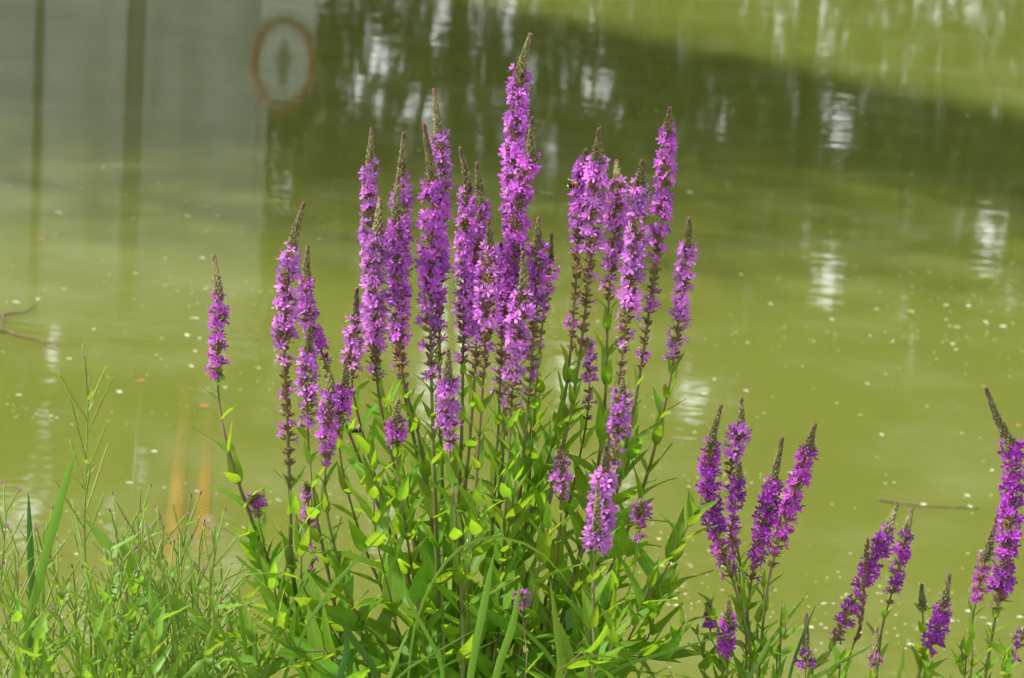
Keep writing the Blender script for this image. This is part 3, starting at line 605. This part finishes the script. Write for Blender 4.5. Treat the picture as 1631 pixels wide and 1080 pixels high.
# ------------------------------------------------------------------ leafy shoots without flowers inside the big clump
SHOOTS = [((595,742),(600,860),3.3), ((762,800),(745,920),3.32), ((822,760),(800,900),3.36), ((872,835),(850,950),3.3), ((540,900),(575,990),3.3),
          ((470,815),(485,940),3.3), ((1000,880),(960,990),3.35), ((1108,815),(1070,890),3.34), ((1042,905),(1000,1000),3.3), ((1068,935),(1030,1020),3.36), 
          ((432,905),(460,1000),3.3), ((395,850),(440,960),3.4), ((900,660),(850,820),3.5), 
          ((1015,700),(960,860),3.45), ((620,640),(650,800),3.55), ((860,620),(830,780),3.56), ((440,980),(470,1040),3.15), ((380,1010),(430,1050),3.2), ((980,1000),(960,1050),3.15), ((1090,990),(1050,1050),3.3)]
SHOOTS_R = [((1132,955),(1150,1020),3.32), ((1216,930),(1205,1000),3.36), ((1250,985),(1235,1040),3.3), ((1178,905),(1185,980),3.4), ((1108,1005),(1120,1050),3.3), ((1530,1030),(1535,1060),3.4), ((1600,1035),(1598,1060),3.3), ((1340,1045),(1335,1065),3.3), ((1475,1040),(1470,1065),3.35)]
for (x0, y0), (x1, y1), d in SHOOTS + SHOOTS_R:
    right = x0 > 1100 and y0 > 890
    P = [at(x0, y0, d), at((x0+x1)/2+rnd.uniform(-8, 8), (y0+y1)/2, d), at(x1, y1, d), at(x1 if right else x1*.7+.3*740, 1090, d+.02)]
    end = base_of(P[-1], P[-1].x if right else -.07); P.append(end); path = Path(catmull(P, 6))
    root = empty('leafy_shoot', end); tag(root, 'small green leafy shoot without flowers at the foot of the smaller group', 'plant', 'leafy shoots of the smaller group') if right else tag(root, 'green leafy loosestrife shoot without flowers inside the large clump', 'plant', 'leafy shoots of the large clump')
    n = 30; m_ = MB(); m_.tube([path.pos(path.len*i/n)-end for i in range(n+1)], [.0009+.0014*i/n for i in range(n+1)], 6); m_.build('stem', M['stem'], root)
    t = .004; a = rnd.uniform(0, 3)
    while t < path.len - .12:
        f = min(1, t/.16)
        for s_ in (0, math.pi): put_leaf(root, path.pos(t), path.up(t), a+s_+rnd.uniform(-.3, .3), rnd.uniform(.9, 1.3)-.4*f, (.034+.056*f)*rnd.uniform(.8, 1.2)*(.6 if right else 1), LEAF, 1.05, rnd.uniform(-.5, .5))
        t += (.018+.034*f)*rnd.uniform(.85, 1.3); a += math.pi/2+rnd.uniform(-.3, .3)

# ------------------------------------------------------------------ willowherb: thin stems with long narrow pods and tiny pink flowers
m_ = MB(); m_.tube([Vector((0, 0, 0)), Vector((.12, 0, .004)), Vector((.5, 0, .012)), Vector((.9, 0, .03)), Vector((1, 0, .036))], [.010, .016, .019, .015, .006], 6); POD = m_.mesh('pod', [M['pod']])
def wflower(seed):
    rr = random.Random(seed); m_ = MB(); spindle(m_, Vector((0, 0, 0)), Vector((0, 0, 1)), .006, .0011, 1, 5, (.6, 1, 1, .7))
    for j in range(4):
        b = j*1.57+.3; rad = Vector((math.cos(b), math.sin(b), 0)); add_petal(m_, Vector((0, 0, .0055)), (rad*.5+Vector((0, 0, .85))).normalized(), (rad*.85-Vector((0, 0, .5))).normalized(), .0052, .0034, rr, 0)
    return m_.mesh('flower', [M['pink'], M['pinkdark']])
WF = [wflower(i) for i in range(3)]
m_ = MB(); spindle(m_, Vector((0, 0, 0)), Vector((0, 0, 1)), .008, .0015, 0, 6, (.5, 1, .9, .2)); WB = m_.mesh('bud', [M['pinkdark']])
def willowherb(pts, d, label, npod, pl=.045, thick=1.0, podpart=.55, group='willowherb plants beside the clump'):
    pl *= 1.3
    P = [at(x, y, d) for x, y in pts]; end = Vector((P[-1].x+rnd.uniform(-.03, .03), P[-1].y+rnd.uniform(-.03, .03), 0)); end.z = bank_z(end.x, end.y)-.03
    P.append(end); path = Path(catmull(P, 6)); root = empty('willowherb', end); tag(root, label, 'wild plant', group)
    n = 30; m_ = MB(); m_.tube([path.pos(path.len*i/n)-end for i in range(n+1)], [(.0006+.0014*i/n)*thick for i in range(n+1)], 6); m_.build('stem', M['wh_stem'], root)
    a = rnd.uniform(0, 6); vis = path.len*podpart
    for k in range(npod):
        t = .012 + vis*.8*(k/npod)**1.1; a += 2.4; up = path.up(t); b = up.orthogonal().normalized(); c = up.cross(b); out = b*math.cos(a)+c*math.sin(a)
        e = rnd.uniform(.95, 1.25); dd = (out*math.cos(e)+up*math.sin(e)).normalized(); L = pl*rnd.uniform(.8, 1.25)*(0.5+.5*min(1, (k+1)/4)); y = (up.cross(dd)).normalized(); nn = dd.cross(y)
        q = Matrix((dd, y, nn)).transposed().to_quaternion(); p = path.pos(t)-end
        o = link('pod', POD, root, p, q, (L, .052*thick, .052*thick))
        if k < 2 or rnd.random() < .06: link('flower', rnd.choice(WF), root, p+dd*L*.98, frame_q(dd, None, rnd.random()*6), rnd.uniform(.45, .75)) if rnd.random() < .6 else link('bud', WB, root, p+dd*L*.97, frame_q(dd), rnd.uniform(.7, 1.0))
        if rnd.random() < .7: put_leaf(root, path.pos(t+.004), up, a+.5, rnd.uniform(.4, 1.0), rnd.uniform(.016, .032), LEAF_S, .9)
    t = vis
    while t < path.len-.1:
        for s_ in (0, math.pi): put_leaf(root, path.pos(t), path.up(t), a+s_, rnd.uniform(.3, .9), rnd.uniform(.03, .055), LEAF_S, 1.0, rnd.uniform(-.4, .4))
        t += rnd.uniform(.025, .045); a += 1.57
willowherb([(141,600),(139,680),(136,780),(135,880),(143,980),(146,B)], 3.3, 'tall solitary willowherb rising above the others with spread slim pods', 15, .058, 1.25, .42)
WX = [(12,800,-5),(30,870,25),(75,830,60),(92,900,85),(60,960,55),(185,820,205),(205,850,215),(222,805,240),(240,860,250),(262,830,262),(283,870,285),(300,815,270),(318,860,305),(335,900,320),(358,930,335),(250,920,255),(180,900,190),(210,960,215),(160,940,165),(290,960,280),(330,990,320),(375,985,350),(120,930,120),(20,940,12),(268,900,300),(232,840,200),(348,850,325),(195,880,170),(310,930,290)]
for k, (x, y, xb) in enumerate(WX):
    d = 3.12 + .04*(k % 8) + rnd.uniform(-.02, .02); tk = rnd.uniform(.95, 1.35)
    willowherb([(x, y), (x*.75+xb*.25+rnd.uniform(-5, 5), y*.7+.3*B), (x*.3+xb*.7+rnd.uniform(-6, 6), y*.3+.7*B), (xb, B)], d, 'thin willowherb with slim seed pods and tiny pink flowers in the low thicket', 12, .046, tk, .5, 'willowherbs of the low thicket')

# low leafy herbs with bright young leaves between the willowherbs
for x0, y0, d in ((178,872,3.1),(30,985,3.05),(95,960,3.12),(215,905,3.15),(250,985,3.05),(300,1000,3.1),(345,965,3.12),(385,955,3.2),(150,1010,3.05),(60,1020,3.0),(330,1040,3.02),(405,1020,3.1)):
    P = [at(x0, y0, d), at(x0+rnd.uniform(-12, 12), y0*.5+.5*B, d), at(x0+rnd.uniform(-20, 20), B+5, d)]; end = base_of(P[-1], P[-1].x); P.append(end); path = Path(catmull(P, 6))
    root = empty('leafy_herb', end); tag(root, 'low herb with bright yellow-green leaves growing among the willowherbs', 'plant', 'leafy herbs among the willowherbs')
    m_ = MB(); m_.tube([path.pos(path.len*i/20)-end for i in range(21)], [.0007+.0009*i/20 for i in range(21)], 6); m_.build('stem', M['wh_stem'], root); t = .003; a = rnd.uniform(0, 3)
    while t < path.len-.15:
        for s_ in (0, math.pi): put_leaf(root, path.pos(t), path.up(t), a+s_+rnd.uniform(-.3, .3), rnd.uniform(.3, 1.1), rnd.uniform(.026, .055), LEAF_S, 1.15, rnd.uniform(-.5, .5))
        t += rnd.uniform(.014, .03); a += 1.57+rnd.uniform(-.3, .3)

# ------------------------------------------------------------------ grass
def blade_geo(m_, P, wd, n=14, fold=.25):
    pts = catmull(P, max(2, n//max(1, len(P)-1))); k = len(pts); vv = []; uv = []
    for i, p in enumerate(pts):
        t = i/(k-1); tg = (pts[min(i+1, k-1)]-pts[max(i-1, 0)]).normalized(); view = (p-CP).normalized(); sd = tg.cross(Vector((.35, 1, .1))).normalized(); nn = sd.cross(tg)
        wv = wd*.5*min(1, (t*5)**.7 if t > 0 else 0.04)*(1-.35*t); 
        for s_ in (-1, 0, 1): vv.append(p+sd*s_*wv + nn*abs(s_)*wv*fold); uv.append((t, s_*.5+.5))
    m_.add(vv, [(i*3+j, i*3+j+1, i*3+j+4, i*3+j+3) for i in range(k-1) for j in range(2)], 0, uv)
BLADES = [([(122,712),(95,800),(55,950),(22,B)], 16, 3.15, 'broad bright green blade slanting up beside the tall willowherb', 'grass'),
          ([(45,783),(47,860),(50,980),(40,B)], 13, 3.2, 'short dark green blade standing upright behind the slanting blade', 'reed'),
          ([(918,948),(868,885),(800,856),(735,872),(690,925),(660,1000),(650,B)], 5, 3.12, 'pale thin grass blade arching across the lower leaves', 'grass'),
          ([(787,880),(771,960),(748,B)], 13, 3.08, 'broad upright grass blade before the middle of the clump', 'grass'),
          ([(829,925),(815,1000),(788,B)], 13, 3.08, 'upright grass blade next to the low flower head', 'grass'),
          ([(876,925),(886,1000),(892,B)], 11, 3.1, 'grass blade leaning off beneath the upright leaves', 'grass'),
          ([(192,918),(280,955),(360,1025),(400,B)], 9, 3.1, 'long grass blade arching low over the willowherbs', 'grass'),
          ([(280,935),(235,985),(205,1040),(195,B)], 7, 3.05, 'curved grass blade bending away from the sunken planks', 'grass'),
          ([(0,900),(25,960),(62,1030),(80,B)], 8, 3.08, 'grass blade bending across the foot of the slanting blade', 'grass'),
          ([(330,930),(345,990),(372,1040),(385,B)], 8, 3.06, 'grass blade leaning against the leafy herbs', 'grass'),
          ([(640,905),(652,960),(690,1030),(705,B)], 8, 3.08, 'narrow grass blade crossing the stems of the clump', 'grass'),
          ([(1000,1050),(940,1045),(900,1062),(885,B)], 5, 3.06, 'thin grass blade bowed low under the deep purple spike', 'grass'),
          ([(540,985),(562,1020),(600,B)], 14, 3.08, 'dark grass blade low under the leafy clump', 'reed'),
          ([(548,1000),(552,1040),(540,B)], 12, 3.1, 'dark broad blade beside the other dark blade under the clump', 'reed'),
          ([(380,930),(385,1000),(400,B)], 9, 3.15, 'green blade standing between willowherbs and clump', 'grass'),
          ([(1246,955),(1243,1010),(1240,B)], 4, 3.3, 'thin green rush standing under the slanting spike', 'reed'),
          ([(1300,962),(1280,1010),(1256,B)], 5, 3.3, 'thin green rush leaning out under the slanting spike', 'reed'),
          ([(1385,1035),(1345,1050),(1300,1080),(1290,B)], 5, 3.25, 'pale curved grass blade under the slanting spikes', 'grass'),
          ([(1440,1030),(1437,1060),(1430,B)], 6, 3.3, 'short grass blade under the slim spike', 'grass')]
for pts, wpx, d, lb, mt in BLADES:
    P = [at(x, y, d) for x, y in pts]; dn = P[-1]-P[-2]; e = P[-1] + Vector((dn.x*.4, rnd.uniform(-.02, .02), 0)); e.z = bank_z(e.x, e.y)-.02; z0 = P[-1]; P += [z0.lerp(e, .25)+Vector((dn.x*.1, 0, 0)), z0.lerp(e, .6), e]
    m_ = MB(); blade_geo(m_, [p-e for p in P], wpx*d/F*1.15, 24); tag(m_.build('grass_blade', M[mt], None, e), lb, 'grass blade')
def tuft(x0, x1, d0, d1, n, hmin, hmax, wd, label, seed):
    rr = random.Random(seed); m_ = MB()
    for i in range(n):
        d = rr.uniform(d0, d1); p = at(rr.uniform(x0, x1), 1085, d); b = Vector((p.x, d, 0)); b.z = bank_z(b.x, b.y)-.02; h = rr.uniform(hmin, hmax); l = Vector((rr.gauss(0, .10), rr.gauss(0, .05), 0))
        blade_geo(m_, [b+l*1.6+Vector((0, 0, h*.93)), b+l*.8+Vector((0, 0, h*.75)), b+l*.25+Vector((0, 0, h*.4)), b], wd*rr.uniform(.5, 1.2), 9)
    tag(m_.build('grass', M['grass']), label, 'grass', kind='stuff')
tuft(-20, 400, 3.0, 3.5, 100, .40, .62, .005, 'fine green grass among the willowherbs', 1)
tuft(380, 1120, 3.05, 3.6, 46, .40, .56, .006, 'green grass under the large loosestrife clump', 2)
tuft(1120, 1650, 3.1, 3.5, 50, .38, .50, .004, 'short green grass under the smaller loosestrife group', 3)

rr = random.Random(8); m_ = MB()                                   # the bank itself is grassy
for i in range(5200):
    b = Vector((rr.uniform(-4.5, 4.5), rr.uniform(-.8, 3.9), 0)); b.z = bank_z(b.x, b.y)-.01; h = rr.uniform(.07, .20); l = Vector((rr.gauss(0, .05), rr.gauss(0, .05), 0)); sd = Vector((rr.gauss(0, 1), rr.gauss(0, 1), 0)).normalized()*.003
    m_.add([b-sd, b+sd, b+l*.4+sd*.8+Vector((0, 0, h*.6)), b+l*.4-sd*.8+Vector((0, 0, h*.6)), b+l+Vector((0, 0, h))], [(0, 1, 2, 3), (3, 2, 4)])
tag(m_.build('bank_grass', M['grass']), 'short green grass covering the near bank', 'grass', kind='stuff')
# dry brown stalk
P = [at(1381, 862, 3.36), at(1376, 930, 3.36), at(1368, 1010, 3.36), at(1345, B, 3.36)]; e = P[-1]+Vector((-.02, .01, 0)); e.z = bank_z(e.x, e.y)-.02; P.append(e); path = Path(catmull(P, 6))
root = empty('dry_stalk', e); tag(root, 'dry brown stalk of small seeds in front of the slanting spike', 'plant stalk')
m_ = MB(); m_.tube([path.pos(path.len*i/24)-e for i in range(25)], [.0007+.0009*i/24 for i in range(25)], 6); m_.build('stem', M['dry'], root)
m_ = MB(); rr = random.Random(5); t = 0
while t < .14:
    up = path.up(t); b = up.orthogonal().normalized(); c = up.cross(b); a = rr.uniform(0, 6.3); out = b*math.cos(a)+c*math.sin(a); spindle(m_, path.pos(t)-e+out*.001, (up+out*.45).normalized(), .0055, .0013, 0, 5); t += .0012
m_.build('seed_head', M['dry'], root)

# ------------------------------------------------------------------ bumblebees
M['bee_dark'] = solid('bee_black_hair', (0.02, 0.017, 0.015), 0.9, 0.2, 0.3, 900); M['bee_gold'] = solid('bee_golden_hair', (0.42, 0.22, 0.03), 0.9, 0.2, 0.4, 900); M['bee_pale'] = solid('bee_pale_tail', (0.6, 0.55, 0.42), 0.9)
mw, tw_, ow = newmat('bee_wing'); pw = N(tw_, 'ShaderNodeBsdfPrincipled'); pw.inputs['Base Color'].default_value = (.55, .5, .42, 1); pw.inputs['Alpha'].default_value = .55; pw.inputs['Roughness'].default_value = .25; tw_.links.new(pw.outputs[0], ow.inputs[0]); M['wing'] = mw
def ellip(m_, c, r, mi=0, n=10, k=7):
    vv = []; ff = []
    for i in range(k+1):
        th = math.pi*i/k
        for j in range(n): ph = 2*math.pi*j/n; vv.append(Vector(c)+Vector((r[0]*math.cos(th), r[1]*math.sin(th)*math.cos(ph), r[2]*math.sin(th)*math.sin(ph))))
    for i in range(k):
        for j in range(n): ff.append((i*n+j, i*n+(j+1) % n, (i+1)*n+(j+1) % n, (i+1)*n+j))
    m_.add(vv, ff, mi)
def bee(p, label, yaw, pitch, s, dark=False):
    root = empty('bumblebee', p); tag(root, label, 'bee', 'bees on the flowers'); root.rotation_euler = (0, pitch, yaw); root.scale = (s,)*3
    m_ = MB(); ellip(m_, (0, 0, 0), (.0034, .0032, .0031)); m_.build('thorax', M['bee_dark' if dark else 'bee_gold'], root)
    m_ = MB(); ellip(m_, (-.0058, 0, -.0006), (.0047, .0036, .0034)); ab = m_.build('abdomen', M['bee_dark'], root)
    m_ = MB(); ellip(m_, (-.0050, 0, -.0006), (.0014, .00372, .00352)); m_.build('band', M['bee_gold'], ab)
    m_ = MB(); ellip(m_, (-.0093, 0, -.0008), (.0015, .0021, .0020)); m_.build('tail', M['bee_pale'], ab)
    m_ = MB(); ellip(m_, (.0040, 0, -.0008), (.0018, .0021, .0020)); m_.build('head', M['bee_dark'], root)
    for sg in (-1, 1):
        m_ = MB(); L = .0105; d = Vector((-.75, sg*.62, .35)).normalized(); sd = Vector((.6, sg*.75, 0)).normalized(); o = Vector((0, sg*.0015, .0026)); 
        m_.add([o, o+d*L*.35+sd*.0011, o+d*L*.8+sd*.0018, o+d*L, o+d*L*.8-sd*.0016, o+d*L*.35-sd*.0008], [(0, 1, 5), (1, 2, 4, 5), (2, 3, 4)]); m_.build('wing', M['wing'], root)
        for q in range(3):
            m_ = MB(); x = .0015-.0016*q; m_.tube([Vector((x, sg*.0022, -.002)), Vector((x-.001+.001*q*-1, sg*.0048, -.0028)), Vector((x-.0015, sg*.0055, -.0058))], [.0004, .0003, .0002], 4); m_.build('leg', M['bee_dark'], root)
bee(at(917, 293, 3.42), 'bumblebee with golden thorax clinging to a loosestrife spike', R(20), R(-10), 1.05)
bee(at(566, 686, 3.30), 'dark bee hanging at the half-spent low spikes', R(180), R(15), .85, True)

# ------------------------------------------------------------------ things on and in the water
def plank(p0, p1, wpx, d_alpha, name, label, col, cat):
    a = on_water(*p0); b = on_water(*p1); o = (a+b)/2; o.z = 0; u_ = (b-a); L = u_.length; u_.normalize(); sd = Vector((u_.y, -u_.x, 0)); wd = wpx/F*(o-CP).length*.5
    m, t, out = newmat(name); tc = N(t, 'ShaderNodeTexCoord'); mp = N(t, 'ShaderNodeMapping'); mp.inputs['Scale'].default_value = (6, 1.2, 1); t.links.new(tc.outputs['Object'], mp.inputs[0]); n = noise(t, 3, 5, mp.outputs[0])
    c = ramp(t, n, [(.3, tuple(q*.55 for q in col)), (.7, col)]); p = N(t, 'ShaderNodeBsdfPrincipled'); t.links.new(c, p.inputs['Base Color']); p.inputs['Roughness'].default_value = .25
    al = math_n(t, 'MULTIPLY', ramp(t, noise(t, 1.1, 4, tc.outputs['Object']), [(.32, (.35,)*3), (.62, (1, 1, 1))]), d_alpha); uvn = N(t, 'ShaderNodeUVMap'); sx = N(t, 'ShaderNodeSeparateXYZ'); t.links.new(uvn.outputs[0], sx.inputs[0])
    edge = math_n(t, 'MULTIPLY', math_n(t, 'MULTIPLY', sx.outputs[1], math_n(t, 'SUBTRACT', 1.0, sx.outputs[1])), 4.0)
    al = math_n(t, 'MULTIPLY', math_n(t, 'MULTIPLY', al, edge), ramp(t, sx.outputs[0], [(0.0, (0, 0, 0)), (.12, (1, 1, 1)), (.5, (.85,)*3), (1.0, (0, 0, 0))])); t.links.new(al, p.inputs['Alpha']); t.links.new(p.outputs[0], out.inputs[0])
    m_ = MB(); k = 12; vv = []
    for i in range(k+1):
        f = i/k; q = a.lerp(b, f)-o; q.z = 0; ww = wd*(1-.25*f)
        for s_, z in ((-1, .003), (-.7, .007), (.7, .007), (1, .003)): vv.append(q+sd*s_*ww*(1+.06*math.sin(7*f+s_))+Vector((0, 0, z)))
    m_.add(vv, [(i*4+j, i*4+j+1, i*4+j+5, i*4+j+4) for i in range(k) for j in range(3)], 0, [(i/k, (0, .15, .85, 1)[j]) for i in range(k+1) for j in range(4)]); tag(m_.build(name, m, None, o), label, cat)
plank((268, 950), (300, 600), 34, .6, 'sunken_plank', 'orange plank just under the murky water below the lone stem', (.42, .26, .045), 'plank')
plank((318, 900), (338, 620), 30, .4, 'sunken_plank', 'faint second orange plank beside the clearer sunken plank', (.50, .24, .03), 'plank')
plank((210, 800), (226, 610), 8, .3, 'sunken_reed', 'pale straight reed stalk lying under the water near the sunken planks', (.35, .35, .2), 'reed stalk')
def floater(rr, r, mat):
    m_ = MB(); n = 9; vv = [Vector((0, 0, .004))]; el_ = rr.uniform(.45, .8)
    for k in range(n): a = 2*math.pi*k/n; q = r*rr.uniform(.8, 1.15); vv.append(Vector((math.cos(a)*q, math.sin(a)*q*el_, .002+rr.uniform(0, .006))))
    m_.add(vv, [(0, 1+k, 1+(k+1) % n) for k in range(n)]); return m_.mesh('floating_petal', [mat])
rr = random.Random(9); FL = [floater(rr, .02, M['float']) for _ in range(6)]; FLB = [floater(rr, .035, M['floatbrown']) for _ in range(3)]
SPOTS = [
 (92,340,10),(63,176,6),(164,267,5),(297,345,7),(1098,307,8),(1325,510,8),(1450,497,8),(1513,520,5),(1524,522,7),(1570,514,8),(1597,521,8),(1228,485,6),(1541,186,6),(1180,438,6),(1122,628,7),(1188,623,6),(1138,605,7),(1380,612,6),(1507,487,7),(1542,488,8),(1404,693,8),(1470,805,10),(1545,808,9),(1313,962,8),(1450,1028,8),(110,572,6),(310,560,6),(190,625,8),(245,720,8),(205,770,8),(322,412,8),(310,508,9),(298,535,9),(318,540,7),(305,585,10),(150,525,6),(30,630,7),(25,482,7),(60,478,8),(265,455,6),(1240,790,8),(1290,1000,9),(1580,750,6),(1540,790,8)]
for x, y, r in SPOTS:
    p = on_water(x, y, .001); o = link('floating_petal', rnd.choice(FL), None, p, None, r/F*(p-CP).length/.02*.8); o.rotation_euler = (0, 0, rnd.uniform(0, 6.3)); tag(o, 'small pale petal floating on the green water', 'petal', 'pale petals on the water')
for x, y, r, lb in ((65, 382, 9, 'tiny brown leaf floating alone before the concrete wall reflection'), (325, 647, 12, 'reddish leaf floating under the lone arching stem'), (1622, 678, 10, 'tan leaf floating behind the large bent-tipped spike'), (1378, 199, 8, 'small orange leaf floating in the bridge shadow'), (222, 607, 12, 'brown leaf bit floating above the sunken reed')):
    p = on_water(x, y, .001); o = link('floating_leaf', rnd.choice(FLB), None, p, None, r/F*(p-CP).length/.035*.8); o.rotation_euler = (0, 0, rnd.uniform(0, 6.3)); tag(o, lb, 'leaf')
def twig(pts, r, label):
    P = [on_water(x, y, .006) for x, y in pts]; o = P[0].copy(); m_ = MB(); pp = catmull([p-o for p in P], 5); m_.tube(pp, [r*(1-.6*i/len(pp)) for i in range(len(pp))], 6); tag(m_.build('floating_twig', M['wood'], None, o), label, 'twig')
twig([(-15,506),(15,500),(40,497),(58,486)], 0.004, 'bent brown twig floating near the pale petals by the bank reflection')
twig([(-15,526),(10,527),(28,533),(60,541),(95,552)], .006, 'thicker dark twig floating just before the bent brown twig')
twig([(5,500),(3,515),(0,530)], .004, 'short pale twig linking the two floating twigs')
twig([(1397,795),(1430,800),(1470,806),(1560,810)], .004, 'straight thin twig floating behind the slanting spikes')
# dust and seeds on the surface, far too many to count
m_ = MB(); rr = random.Random(3)
cc = [(rr.uniform(0, 1631), rr.uniform(100, 1000), rr.uniform(40, 170), rr.uniform(8, 40)) for _ in range(34)]
for i in range(1700):
    q = rr.choice(cc); o = rr.random(); gx2 = rr.gauss(0, 1)
    p = on_water(rr.uniform(-30, 1660), rr.uniform(-10, 1080), .002) if o < .35 else on_water(q[0]+gx2*q[2], min(1075, max(0, q[1]+gx2*q[2]*.07+rr.gauss(0, 1)*q[3])), .002); r = rr.uniform(.001, .0038)*(1 if rr.random() < .9 else 1.8); a = rr.uniform(0, 3)
    m_.add([p+Vector((math.cos(a+k*1.57)*r*(1 if k % 2 else 1.5), math.sin(a+k*1.57)*r, .001*(k % 2))) for k in range(4)], [(0, 1, 2, 3)])
tag(m_.build('floating_seeds', M['float']), 'fine pale seeds and dust scattered over the pond', 'seeds', kind='stuff')
